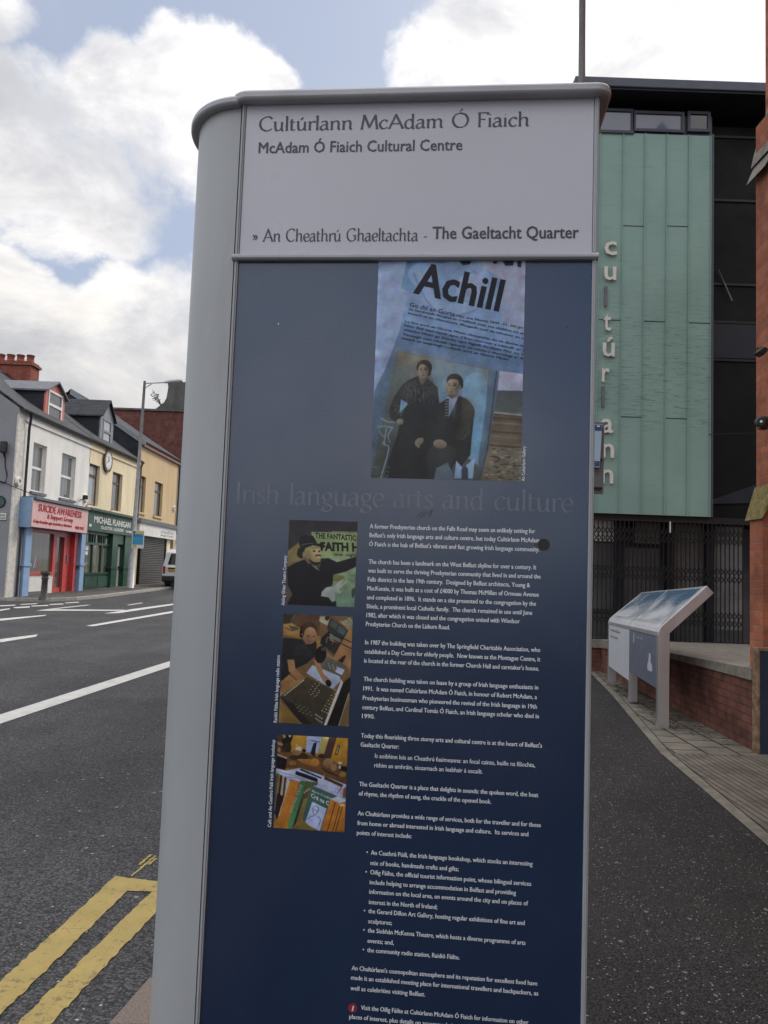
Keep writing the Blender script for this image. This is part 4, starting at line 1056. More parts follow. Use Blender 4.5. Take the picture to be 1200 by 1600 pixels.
p.add([(700, 700), (800, 690), (850, 720), (780, 745)], (124, 140, 120), smooth=True)
p.add([(745, 890), (880, 900), (870, 950), (770, 960)], (96, 96, 54), smooth=True); p.add([(970, 1060), (1010, 1040), (1000, 1130), (975, 1150)], (44, 52, 44), smooth=True)
p.line([(920, 930), (1000, 965)], 7, (58, 64, 50)); p.line([(940, 900), (1010, 890)], 6, (70, 78, 60))
p.add([(180, 990), (270, 1060), (300, 1120), (250, 1290), (180, 1290)], (74, 64, 56), (62, 54, 48))
p.add([(215, 800), (300, 752), (430, 700), (500, 765), (600, 800), (620, 700), (700, 690), (800, 738), (910, 705), (1050, 665), (1040, 780), (900, 850), (755, 885), (748, 1000), (650, 1040), (610, 1130), (720, 1160), (790, 1200), (790, 1290), (180, 1290), (280, 1110), (225, 1010)], (22, 22, 28), (20, 20, 25))
p.add([(500, 765), (560, 780), (600, 840), (540, 810)], (98, 104, 92)); p.add([(430, 690), (500, 750), (470, 760), (415, 700)], (92, 84, 62))
p.add([(440, 560), (520, 540), (606, 560), (616, 620), (610, 690), (590, 740), (530, 740), (460, 710), (430, 640)], (150, 140, 98), (138, 122, 84), smooth=True)
p.ell(416, 652, 17, 26, (134, 120, 84), rot=-10)
p.add([(545, 555), (600, 570), (604, 640), (570, 660)], (162, 152, 112), smooth=True)
p.add([(470, 690), (530, 735), (606, 738), (570, 775), (520, 765), (480, 730)], (34, 28, 24), smooth=True)
p.glow(570, 600, 34, 44, (168, 156, 116), .5); p.glow(470, 660, 34, 60, (92, 80, 56), .5); p.ell(533, 612, 16, 8, (40, 32, 26)); p.ell(592, 614, 13, 8, (40, 32, 26)); p.glow(560, 570, 60, 14, (70, 60, 44), .5); p.line([(548, 668), (575, 655), (612, 662)], 18, (44, 34, 28), True); p.line([(556, 684), (600, 682)], 9, (172, 162, 140)); p.line([(516, 600), (550, 604)], 8, (52, 42, 32)); p.line([(580, 604), (606, 602)], 8, (52, 42, 32)); p.line([(578, 610), (590, 640), (570, 645)], 6, (112, 96, 66), True)
p.add([(365, 560), (352, 480), (380, 430), (440, 418), (520, 432), (545, 470), (572, 530), (430, 545)], (26, 25, 28), (20, 20, 24)); p.line([(380, 540), (470, 520), (566, 528)], 12, (74, 72, 62), True)
p.add([(330, 640), (345, 580), (400, 545), (500, 524), (600, 520), (645, 525), (640, 590), (600, 560), (520, 540), (430, 575), (395, 640), (400, 700), (345, 680)], (24, 23, 27), (28, 26, 28))
p.add([(620, 1085), (680, 1032), (760, 1020), (858, 938), (880, 945), (830, 1008), (905, 960), (916, 972), (812, 1064), (850, 1078), (842, 1104), (772, 1096), (776, 1180), (752, 1206), (730, 1190), (700, 1145), (612, 1136)], (138, 146, 140), (122, 130, 126))
p.text('THE FANTASTIC F', (545, 455), (1075, 490), (-3, -62), (20, 22, 18), .03); p.text('FAITH H', (608, 598), (1060, 610), (-4, -92), (18, 20, 18), .05); p.text('one  night', (762, 660), (1040, 672), (-2, -34), (26, 28, 22), .02)
p.done('printed_photo', 'photo of a man in a top hat and white gloves')

# picture: radio presenter at a mixing desk
p = Picture([(444, 959), (551.5, 963.5), (544.5, 1135), (435, 1129)], lambda x, y: (420+x*150/1200, 950+y*190/1520))
p.base((96, 74, 50), (88, 68, 46))
p.add([(180, 60), (640, 90), (640, 330), (590, 350), (400, 260), (180, 200)], (74, 54, 38), (84, 62, 42)); p.add([(180, 60), (330, 70), (280, 200), (180, 200)], (44, 40, 32), (50, 42, 32)); p.line([(330, 75), (270, 190)], 8, (84, 92, 84))
p.add([(190, 205), (290, 190), (405, 262), (400, 392), (180, 330)], (142, 110, 62), (116, 88, 50)); p.add([(250, 225), (340, 235), (390, 265), (300, 290)], (62, 66, 56)); p.line([(200, 245), (300, 290)], 10, (40, 36, 30))
p.add([(590, 340), (650, 360), (640, 600), (595, 500)], (128, 98, 56)); p.add([(720, 330), (1060, 200), (1060, 870), (960, 720), (720, 610)], (142, 108, 72), (116, 84, 56))
p.add([(640, 100), (770, 110), (730, 220), (630, 165)], (150, 146, 128)); p.add([(705, 100), (770, 108), (740, 160), (700, 150)], (44, 36, 30))
p.add([(775, 125), (995, 280), (905, 440), (725, 265)], (48, 50, 48), (38, 42, 40)); p.add([(790, 150), (870, 205), (830, 270), (760, 220)], (70, 76, 74)); p.add([(880, 215), (970, 280), (935, 345), (845, 285)], (62, 74, 78)); p.add([(760, 320), (905, 400), (890, 440), (740, 350)], (88, 92, 86))
p.add([(720, 390), (900, 450), (820, 590), (700, 480)], (36, 32, 28), (44, 38, 32)); p.add([(880, 170), (1010, 120), (1050, 170), (1050, 270), (940, 220)], (150, 144, 122), (122, 116, 96)); p.line([(900, 170), (980, 145), (1030, 190)], 9, (52, 44, 36), True); p.ell(980, 185, 52, 18, (132, 120, 98), rot=-15)
p.add([(720, 500), (830, 590), (810, 620), (710, 520)], (72, 70, 62)); p.add([(860, 660), (950, 585), (965, 605), (920, 690)], (40, 32, 26))
p.add([(640, 640), (720, 608), (972, 718), (905, 870), (650, 740)], (84, 82, 74), (66, 66, 62))
for i in range(3):
    for j in range(4): p.ell(745+i*52+j*8, 695+j*20+i*18, 11, 6, (128, 126, 116), rot=20)
p.add([(858, 735), (948, 772), (912, 838), (828, 796)], (142, 150, 170))
p.add([(470, 812), (545, 712), (880, 852), (905, 905), (800, 1010), (700, 960)], (146, 154, 172), (118, 126, 148)); p.line([(660, 750), (880, 850)], 6, (90, 94, 104))
p.add([(180, 372), (300, 380), (420, 392), (470, 465), (560, 400), (600, 440), (592, 590), (480, 690), (330, 762), (150, 920), (160, 600)], (32, 32, 34), (24, 24, 26)); p.add([(350, 470), (480, 480), (540, 600), (420, 680), (330, 640)], (40, 40, 42), (30, 30, 32), smooth=True)
p.add([(232, 645), (318, 645), (335, 760), (430, 850), (520, 945), (500, 960), (470, 930), (480, 968), (455, 960), (440, 985), (400, 930), (255, 795)], (132, 100, 68), (112, 82, 56))
p.add([(560, 640), (640, 690), (690, 830), (750, 880), (790, 935), (770, 980), (730, 930), (710, 945), (670, 900), (600, 770)], (134, 104, 74), (114, 86, 60)); p.ell(745, 940, 34, 44, (18, 17, 17), rot=-25)
p.ell(500, 270, 105, 98, (58, 40, 28), (44, 32, 24)); p.ell(515, 345, 82, 112, (152, 118, 88), (122, 90, 66), rot=12)
p.add([(410, 330), (420, 210), (500, 175), (590, 220), (600, 300), (560, 250), (490, 245), (440, 300)], (72, 50, 34), (60, 42, 30), smooth=True); p.line([(420, 230), (398, 300), (402, 350)], 20, (20, 18, 18), True); p.ell(410, 330, 24, 46, (22, 20, 20)); p.ell(418, 330, 8, 12, (110, 106, 98))
p.glow(545, 300, 40, 50, (160, 128, 98), .4); p.glow(460, 380, 24, 60, (104, 76, 54), .5); p.add([(425, 300), (440, 210), (510, 180), (590, 230), (602, 320), (570, 255), (500, 240), (455, 270), (440, 340)], (62, 44, 32), (50, 36, 26), smooth=True); p.ell(496, 362, 13, 6, (70, 50, 38)); p.ell(566, 364, 12, 6, (70, 50, 38)); p.line([(478, 346), (512, 348)], 10, (54, 38, 28)); p.line([(552, 352), (580, 356)], 8, (54, 38, 28)); p.line([(536, 355), (540, 388), (522, 392)], 6, (104, 74, 54), True); p.line([(488, 412), (520, 418), (550, 406)], 9, (112, 60, 50), True)
p.ell(648, 585, 70, 108, (20, 19, 18), (26, 24, 22), rot=8); p.add([(660, 370), (760, 280), (760, 420), (700, 500), (640, 440)], (30, 28, 28)); p.ell(685, 515, 34, 22, (64, 62, 54)); p.line([(740, 300), (1060, 440)], 12, (24, 22, 20)); p.line([(740, 370), (1060, 520)], 12, (24, 22, 20)); p.line([(720, 440), (735, 370), (800, 400), (790, 450)], 8, (122, 118, 108), True)
p.add([(135, 1105), (420, 905), (480, 860), (830, 1035), (690, 1480), (420, 1450)], (56, 52, 38), (44, 40, 34)); p.add([(135, 1105), (300, 1190), (560, 1480), (415, 1450)], (34, 30, 26), (30, 27, 25))
p.add([(150, 925), (260, 835), (330, 900), (420, 905), (140, 1108)], (132, 98, 62), (116, 86, 54))
for i in range(9): p.add([(190+i*28, 1085-i*22), (214+i*28, 1068-i*22), (222+i*28, 1080-i*22), (198+i*28, 1098-i*22)], (148, 146, 130))
rr = random.Random(4)
for i in range(10):
    for j in range(5):
        x, y = 520+i*13+j*26-14*(i % 2), 1080-i*18+j*10
        if 440 < x < 660: p.ell(x-20, y-10, 8, 7, ((24, 22, 20), (126, 122, 108))[(i+j) % 2])
for i in range(9):
    for j in range(3): p.ell(668+i*19+j*30, 1300-i*32+j*14-18, 10, 8, ((138, 134, 104), (98, 96, 78))[(i+j) % 2])
for i in range(12): p.ell(340+(i % 4)*50+(i//4)*22, 1200+(i//4)*44+(i % 4)*18, 12, 8, (92, 88, 70))
for i in range(8): p.ell(590+(i % 4)*24, 1330+(i//4)*50+(i % 4)*16, 12, 9, (132, 130, 118))
for i in range(7): p.line([(420+i*46, 960+i*14), (320+i*60, 1200+i*36)], 3, (40, 37, 30))
p.add([(905, 895), (930, 930), (715, 1480), (680, 1480)], (162, 160, 156)); p.add([(930, 930), (1040, 845), (1005, 1070), (870, 1500), (715, 1490)], (26, 23, 22), (22, 20, 20)); p.add([(1005, 1060), (1060, 900), (1010, 1500), (880, 1500)], (112, 92, 62), (84, 70, 46)); p.line([(1000, 1060), (870, 1480)], 9, (150, 140, 116))
p.add([(125, 1150), (420, 1448), (110, 1440)], (112, 90, 44), (96, 76, 38))
p.done('printed_photo', 'photo of a radio presenter at a mixing desk')

# picture: bookshop and cafe
p = Picture([(435, 1148), (544, 1153), (538, 1301.5), (426.5, 1292)], lambda x, y: (410+x*150/1200, 1140+y*170/1360))
p.base((104, 82, 48), (112, 82, 36))
p.add([(180, 50), (400, 60), (350, 270), (440, 370), (180, 400)], (62, 46, 30), (54, 40, 28)); p.add([(370, 60), (840, 90), (770, 350), (345, 260)], (150, 116, 44), (124, 92, 40))
p.add([(560, 78), (742, 90), (690, 300), (540, 280)], (140, 152, 182), (128, 140, 166)); p.add([(740, 90), (835, 98), (760, 330), (700, 300)], (146, 138, 86), (124, 112, 66)); p.add([(835, 92), (925, 100), (850, 380), (760, 350)], (62, 44, 38), (54, 38, 34)); p.add([(930, 100), (1090, 110), (1060, 460), (850, 380)], (158, 122, 42), (124, 88, 34))
p.add([(940, 190), (972, 205), (935, 322), (900, 312)], (38, 28, 24)); p.add([(946, 204), (960, 210), (930, 306), (912, 302)], (128, 112, 82)); p.line([(606, 135), (715, 160)], 9, (28, 28, 40)); p.add([(640, 170), (680, 160), (668, 240), (655, 350), (600, 300)], (26, 26, 42))
p.add([(280, 70), (380, 70), (350, 180), (300, 260), (240, 200)], (24, 21, 20), (30, 26, 24), smooth=True); p.ell(275, 85, 20, 24, (124, 98, 76)); p.ell(345, 80, 16, 18, (150, 146, 138)); p.ell(225, 180, 38, 22, (122, 96, 66), rot=20); p.ell(320, 225, 44, 70, (40, 32, 26)); p.ell(210, 260, 20, 40, (130, 102, 60)); p.ell(455, 240, 42, 30, (150, 144, 132)); p.ell(430, 200, 10, 26, (160, 132, 60)); p.ell(520, 265, 26, 22, (26, 24, 28))
p.add([(190, 280), (420, 290), (760, 350), (1060, 480), (1050, 720), (780, 600), (470, 480), (190, 480)], (88, 62, 36), (72, 50, 32)); p.ell(500, 345, 74, 58, (46, 34, 26)); p.ell(400, 350, 66, 30, (48, 36, 26)); p.ell(430, 290, 50, 34, (104, 84, 56)); p.add([(435, 372), (600, 372), (700, 400), (690, 455), (560, 440)], (138, 96, 46), (112, 74, 38), smooth=True); p.ell(655, 408, 56, 48, (152, 106, 52), (122, 82, 40)); p.ell(820, 420, 64, 62, (138, 110, 82), (98, 70, 48)); p.ell(890, 470, 40, 46, (122, 92, 64)); p.ell(740, 330, 44, 28, (48, 34, 30)); p.ell(970, 418, 26, 18, (150, 148, 140)); p.add([(950, 455), (1060, 465), (1050, 530), (960, 505)], (26, 23, 22)); p.ell(1000, 560, 40, 34, (112, 88, 52)); p.line([(730, 490), (940, 580)], 24, (52, 32, 28)); p.ell(380, 420, 50, 24, (116, 84, 48)); p.ell(965, 470, 14, 22, (160, 156, 148))
p.add([(175, 330), (310, 372), (290, 505), (170, 480)], (24, 21, 22)); p.line([(190, 310), (310, 358)], 14, (150, 150, 146))
p.add([(175, 485), (300, 515), (470, 480), (780, 580), (1050, 690), (1050, 900), (950, 915), (480, 660), (170, 560)], (148, 156, 180), (128, 136, 160)); p.line([(180, 520), (400, 575), (560, 640)], 6, (84, 84, 92)); p.line([(300, 590), (480, 610)], 5, (96, 96, 100))
p.add([(780, 580), (1010, 690), (990, 720), (770, 620)], (62, 40, 28)); p.line([(720, 495), (770, 530), (760, 600)], 5, (130, 112, 80), True)
p.add([(420, 515), (690, 610), (690, 660), (410, 560)], (24, 24, 30)); p.add([(480, 485), (745, 600), (735, 615), (470, 505)], (26, 26, 34)); p.line([(540, 480), (780, 585)], 6, (48, 46, 44))
p.line([(720, 700), (690, 680), (990, 760)], 4, (110, 114, 128)); p.line([(990, 720), (930, 800)], 8, (60, 62, 70)); p.add([(1010, 740), (1060, 690), (1050, 860), (1000, 850)], (110, 66, 48))
for i, (c_, w) in enumerate((((72, 60, 36), 34), ((96, 86, 66), 26), ((40, 30, 26), 22), ((140, 138, 132), 24), ((36, 32, 36), 14), ((146, 150, 160), 34))):
    x = 175+i*27; p.add([(x, 540+i*12), (x+w, 546+i*12), (x-60+w, 1115), (x-62, 1100)], c_)
p.add([(190, 790), (260, 830), (205, 1100), (150, 1050)], (36, 24, 22)); p.line([(205, 1085), (345, 640)], 10, (148, 146, 142))
p.add([(350, 628), (462, 660), (310, 1225), (120, 1190), (205, 1100)], (150, 98, 40), (140, 90, 36)); p.line([(385, 640), (230, 1180)], 4, (116, 74, 32)); p.line([(420, 650), (262, 1200)], 4, (122, 78, 34))
p.add([(482, 632), (545, 645), (375, 1235), (308, 1222)], (58, 98, 68), (62, 110, 76)); p.text('CRE NA CILLE', (365, 1040), (500, 690), (-26, -8), (132, 146, 126), .01)
p.add([(545, 640), (700, 660), (680, 700), (620, 700), (430, 1150), (375, 1235)], (70, 76, 50), (30, 26, 26)); p.add([(520, 860), (568, 860), (490, 1110), (425, 1150)], (102, 96, 56), (84, 78, 48)); p.text('scéalta', (520, 800), (600, 745), (-10, -32), (140, 138, 112), .01)
p.add([(615, 692), (940, 832), (850, 870), (740, 1262), (530, 1180), (500, 1120)], (54, 84, 76), (44, 68, 66)); p.text('Máirtín Ó Cadhain', (620, 775), (870, 880), (4, -26), (156, 166, 166), .01); p.text('Cré na C', (605, 840), (830, 950), (8, -50), (160, 170, 170), .02)
p.add([(622, 900), (802, 985), (716, 1266), (532, 1170)], (146, 156, 188), (132, 144, 174))
for q in ([(636, 960), (632, 1020), (650, 1070), (680, 1040), (700, 1000)], [(640, 950), (670, 955), (700, 975), (696, 1010)], [(640, 1000), (660, 1006)], [(668, 1010), (690, 1016)], [(560, 1120), (610, 1080), (650, 1080)], [(690, 1080), (725, 1120), (700, 1210)]): p.line(q, 6, (40, 42, 58), True)
p.add([(855, 868), (1040, 935), (1020, 1310), (730, 1240)], (154, 102, 42), (128, 82, 34)); p.add([(850, 862), (940, 835), (1045, 885), (960, 920)], (150, 156, 172))
for a in (0, 62, 96): p.line([(910+a, 910+a*.3), (810+a, 1270+a*.3)], 10, (62, 30, 20))
p.ell(992, 942, 34, 18, (154, 132, 100)); p.add([(380, 1240), (520, 1130), (620, 1240), (560, 1265)], (92, 80, 44)); p.add([(120, 1190), (310, 1224), (570, 1300), (120, 1300)], (146, 104, 36))
p.done('printed_photo', 'photo of a cafe bookshop with green and orange books')

# ================================================================== lamp post and stop flag behind the monolith
px_, py_ = 2.0, 8.0
post = thing('lamp_post', 'tall grey lamp post rising behind the information monolith', 'lamp post', (px_+.05, py_, 0))
MB().tube([(px_+.05, py_, 0), (px_+.05, py_, 1.1), (px_+.05, py_, 1.16), (px_+.02, py_, 4), (px_-.02, py_, 8.2)], [.075, .075, .052, .045, .034], 16).build('pole', M_LAMP, post)
MB().tube([(px_-.02, py_, 8.15), (px_-.3, py_, 8.55), (px_-1.1, py_, 8.75)], .03, 10).build('arm', M_LAMP, post)
MB().box((px_-1.65, py_-.11, 8.68), (px_-1.05, py_+.11, 8.8)).build('lamp_head', M_LAMP, post, bevel=.03)
fl = thing('stop_flag', 'pale blue stop flag with navy ends on a grey board', 'stop sign', (2.05, 7.95, 2.4))
bx('back_board', (2.06, 7.985, 2.43), (2.287, 8.015, 3.19), M_GREYBOARD, fl, .006)
mb = MB()
mb.prism([(2.075, 7.93, 2.70), (2.228, 7.93, 2.70), (2.247, 7.93, 3.155), (2.075, 7.93, 3.155)], (0, .02, 0))
fp = mb.build('flag_panel', M_PALEBLUE, fl)
for q4 in ([(2.08, 7.927, 3.085), (2.24, 7.927, 3.085), (2.243, 7.927, 3.148), (2.08, 7.927, 3.148)], [(2.08, 7.927, 2.71), (2.224, 7.927, 2.71), (2.226, 7.927, 2.765), (2.08, 7.927, 2.765)]): mb = MB(); mb.face(q4); mb.build('navy_band', M_PLAC_N, fl)
mb = MB(); mb.face([(2.19, 7.924, 3.125), (2.222, 7.924, 3.125), (2.222, 7.924, 3.14), (2.19, 7.924, 3.14)]); mb.build('white_mark', M_WL, fl)
mb = MB().tube([(2.175, 7.924, 2.752), (2.193, 7.924, 2.738), (2.175, 7.924, 2.722)], .004, 5); mb.build('white_mark', M_WL, fl)
for z in (2.475, 2.775, 3.10):
    bx('bracket', (2.04, 7.955, z), (2.262, 7.984, z+.022), M_IRON, fl)

# ================================================================== arts centre (copper tower, dark glazing, folding grille)
AY = 13.0
def A(px, py, Y=AY): return onY(px, py, Y)
arts = thing('arts_centre', 'modern arts centre with green copper tower and dark glazed entrance', 'arts centre', (4.5, AY, .5))
cx0, cx1, cz0, cz1 = 3.22, 5.545, 2.655, 9.40
mb = MB().box((cx0, AY, cz0), (cx1, AY+1.4, cz1))
seams = [A(p[0], p[1]).x for p in ((934, 500), (970.5, 500), (1005, 500), (1040, 500), (1075, 500))]
for x in [cx0+.015] + seams + [cx1-.012]: mb.box((x-.007, AY-.022, cz0-.004), (x+.007, AY-.001, cz1))
mb.build('copper_cladding', M_COPPER, arts)
mb = MB()
allx = [cx0]+seams+[cx1]
for k, pyj in ((2, 353.5), (4, 351.5), (1, 501.5), (3, 501.5), (5, 501.5), (2, 652), (4, 652)):
    if k < len(allx)-0:
        z = A(1000, pyj).z; x0 = allx[k]; x1 = allx[k+1] if k+1 < len(allx) else cx1
        bx('panel_joint', (x0+.01, AY-.005, z-.006), (x1-.01, AY-.0012, z+.006), M_DARK, arts)
bx('cladding_trim', (cx1+.001, AY-.03, cz0), (cx1+.03, AY+1.4, cz1+.02), M_ROOFEDGE, arts)
# glazed band over the copper
M_BAND = mat('slate_blue_frame', (.032, .037, .058), .5, .12, 3)
bx('band_frame', (3.2, AY+.02, cz1+.002), (5.56, AY+1.4, 9.76), M_BAND, arts)
def pxrect(a, b, Y): 
    p, q = A(*a, Y), A(*b, Y); return p.x, q.x, q.z, p.z
for (a, b, m) in (((936, 174), (985.5, 205.5), M_SKYGLASS), ((993, 178), (1064, 204), M_SKYGLASS), ((1078, 179), (1105, 203), M_DARKGLASS)):
    x0, x1, z0, z1 = pxrect(a, b, AY)
    w = thing_w = MB()
    w.box((x0-.05, AY-.03, z0-.05), (x1+.05, AY+.019, z0)).box((x0-.05, AY-.03, z1), (x1+.05, AY+.019, z1+.05)).box((x0-.05, AY-.03, z0), (x0, AY+.019, z1)).box((x1, AY-.03, z0), (x1+.05, AY+.019, z1))
    wf = w.build('window', M_BAND, arts)
    bx('pane', (x0, AY-.004, z0), (x1, AY+.016, z1), m, wf)
ry = AY-.34; rz1 = onY(1000, 121.5, ry).z; rz0 = onY(1000, 136, ry).z
bx('soffit', (3.16, ry+.03, rz0-.035), (9.2, AY+8, rz0-.002), M_DARK, arts)
bx('roof', (onY(899, 124, ry).x, ry, rz0), (9.2, AY+8, rz1), M_ROOFEDGE, arts, .015)
# dark cladding right of the copper, with faint level joints
mb = MB().box((5.58, AY+.25, 2.66), (9, AY+.6, 9.73))
for pyj in (215, 314, 445, 504, 563):
    z = A(1140, pyj, AY+.25).z; mb.box((5.58, AY+.225, z-.02), (9, AY+.249, z+.02), 1)
mb.build('dark_cladding', [M_DARK2, M_IRON], arts)
x0, x1, z0, z1 = pxrect((1112, 505), (1182, 561), AY+.24); bx('grey_panel', (x0, AY+.235, z0), (x1+.4, AY+.248, z1), M_DARK, arts)
a, b = A(1122, 421, AY+.2), A(1144, 470, AY+.2); MB().tube([a, b], .012, 5).build('cable', M_LEAD, arts)
a, b = A(1108, 679, AY-.03), A(1178, 677, AY+.2); MB().tube([a, b], .008, 5).build('cable', M_IRON, arts)
# entrance under the copper
bx('entrance_lintel', (3.2, AY+.065, 2.565), (7.6, AY+.5, 2.652), M_IRON, arts)
mb = MB(); mb.prism([A(1112, 781, AY+.22), A(1182, 757, AY+.22), A(1182, 786, AY+.22), A(1112, 787, AY+.22)], (0, .02, 0)); mb.build('sloping_glazing', M_DARK, arts)
bx('entrance_wall', (3.2, AY+1.6, .4), (9, AY+1.7, 2.66), M_ROOM, arts)
bx('entrance_floor', (3.2, AY+.1, .38), (9, AY+1.6, .46), M_ROOM, arts)
bx('entrance_ceiling', (3.2, AY+.5, 2.58), (9, AY+1.6, 2.645), M_DARK2, arts)
for (a, b, m_) in (((926, 812), (959, 846), M_PALEREF), ((926, 848), (959, 952), M_ROOM), ((993, 816), (1030, 850), M_DIMREF), ((972, 855), (1030, 990), M_ROOM), ((1051, 818), (1098, 960), M_DIMREF), ((1113, 822), (1160, 985), M_DIMREF)):
    x0, x1, z0, z1 = pxrect(a, b, AY+.45); bx('glazed_panel', (x0, AY+.45, z0), (x1, AY+.47, z1), m_, arts)  # pale panes carry the street's reflection in their colour
for xp in (967, 1046, 1108):
    x = A(xp, 900, AY+.35).x; bx('door_post', (x-.07, AY+.3, .46), (x+.07, AY+.42, 2.56), M_DARK, arts)
mb = MB(); x0 = A(926, 900).x; x1 = A(1094, 900).x
mb.box((cx0, AY+.02, .50), (x1+.85, AY+.06, .545)); mb.box((cx0, AY+.02, 2.54), (x1+.85, AY+.06, 2.575))
x0 = 3.28; nb = 38; dx = (A(1162, 900).x-x0)/nb
for i in range(nb+1):
    x = x0+dx*i; mb.box((x-.007, AY+.03, .545), (x+.007, AY+.045, 2.54))
for zb in (2.18, 2.31, 1.54, 1.67, .80, .93):
    for i in range(nb):
        x = x0+dx*i
        for (za, zc) in ((zb, zb+.12), (zb+.12, zb)): mb.tube([(x, AY+.022, za), (x+dx, AY+.022, zc)], .008, 4, caps=False)
mb.build('folding_grille', M_IRON, arts)
for a, b in (((926, 955), (960, 959)),):
    x0_, x1_, z0, z1 = pxrect(a, b, AY+.03); bx('grille_rail', (cx0, AY+.012, z0), (x1_, AY+.023, z1), M_IRON, arts)
x = A(1047, 850).x
bx('lock_plate', (x-.01, AY-.005, 2.36), (x+.01, AY+.011, 2.55), M_LETTER, arts); bx('lock_plate', (x-.01, AY-.005, .9), (x+.01, AY+.011, 1.02), M_LETTER, arts)
MB().box((3.2, AY+1.72, .3), (9, AY+9, 9.70)).build('body', M_DARK2, arts)
# letters down the copper
ups = [('c', 943, 399, .25), ('u', 943, 438, .25), ('l', 943, 479, .25), ('t', 942, 517, .25), ('ú', 940.5, 557, .25), ('r', 939.5, 597, .25), ('l', 938.5, 636, .25), ('a', 938, 676, .25), ('n', 939.3, 715, .25), ('n', 938, 755, .25)]
wid = {'c': .215, 'u': .205, 'l': .05, 't': .125, 'ú': .205, 'r': .125, 'a': .205, 'n': .205}
for ch, lx, ly, _ in ups:
    q = A(lx, ly); mb = MB()
    text_on(mb, ch, (q.x, AY-.055, q.z), (wid[ch], 0, 0), (0, 0, .345), (0, .033, 0), 0, .012)
    mb.build('letter', M_LETTER if ch != 'l' else M_LEAD, arts)

# low wall and its ledge in front of the grille
lw = thing('low_wall', 'low red brick wall with pale stone ledge beside the display board', 'wall', (3.6, 10, 0))
fl_ = [(3.50, 7.24), (3.60, 9.6), (3.70, 13.05)]; zt = [(.655, .765), (.60, .665), (.39, .53)]
mb = MB()
for (a, za), (b, zb) in zip(zip(fl_, zt), list(zip(fl_, zt))[1:]):
    mb.face([(a[0], a[1], -.15), (a[0], a[1], za[0]), (b[0], b[1], zb[0]), (b[0], b[1], -.15)][::-1])
mb.face([(3.5, 7.24, -.15), (8, 7.24, -.15), (8, 7.24, .655), (3.5, 7.24, .655)])
mb.build('brick_face', M_LOWBRICK, lw)
mb = MB(); ov = .03
for (a, za), (b, zb) in zip(zip(fl_, zt), list(zip(fl_, zt))[1:]):
    A0, B0 = (a[0]-ov, a[1]), (b[0]-ov, b[1])
    mb.face([(A0[0], A0[1], za[0]), (B0[0], B0[1], zb[0]), (B0[0], B0[1], zb[1]), (A0[0], A0[1], za[1])])
    mb.face([(A0[0], A0[1], za[1]), (B0[0], B0[1], zb[1]), (8, B0[1], zb[1]), (8, A0[1], za[1])])
    mb.face([(A0[0], A0[1], za[0]), (8, A0[1], za[0]), (8, B0[1], zb[0]), (B0[0], B0[1], zb[0])])
mb.face([(3.47, 7.24, .655), (8, 7.24, .655), (8, 7.24, .765), (3.47, 7.24, .765)])
mb.build('stone_ledge', M_STONE, lw)
bx('brick_return', (3.2, 12.96, -.15), (3.695, 13.045, .392), M_LOWBRICK, lw); bx('stone_return', (3.17, 12.92, .394), (3.668, 13.045, .529), M_STONE, lw)

# ================================================================== church corner
ch = thing('church', 'red brick church corner with stepped buttress and stone slopes', 'church', (4.2, 7.4, 0))
bxl, bxu = 3.59, 3.66
MB().box((bxl, 7.25, -.1), (4.6, 7.51, 2.26)).build('buttress', M_CHURCH, ch)
MB().box((bxu, 7.25, 2.262), (4.6, 7.52, 6.2)).build('buttress', M_CHURCH, ch)
mb = MB()
mb.prism([(3.555, 7.19, 2.16), (3.565, 7.19, 2.20), (3.655, 7.19, 2.50), (4.6, 7.19, 2.50), (4.6, 7.19, 2.262), (3.62, 7.19, 2.262)], (0, .36, 0)); mb.build('weathered_slope', M_YSTONE, ch, bevel=.01)
mb = MB()
mb.prism([(3.58, 7.17, 5.60), (3.66, 7.17, 5.80), (3.79, 7.17, 6.35), (4.7, 7.17, 6.35), (4.7, 7.17, 6.12), (3.74, 7.17, 6.0), (3.64, 7.17, 5.70)], (0, .4, 0))
mb.build('weathered_slope', M_STONE, ch, bevel=.012)
mb = MB(); mb.prism([(3.63, 7.14, 5.78), (3.66, 7.14, 5.92), (3.82, 7.14, 6.5), (3.88, 7.14, 6.5), (3.74, 7.14, 5.98)], (0, .44, 0)); mb.build('drip_moulding', M_STONE, ch, bevel=.01)
bx('gable_wall', (3.80, 7.26, 6.0), (9, 7.6, 9.5), M_CHURCH, ch); bx('side_wall', (4.25, -9, -.1), (9, 7.24, 9.5), M_CHURCH, ch)
mb = MB(); mb.prism([(4.0, -9, 9.5), (9.2, -9, 9.5), (6.6, -9, 13)], (0, 16.6, 0)); mb.build('roof', M_SLATE, ch)
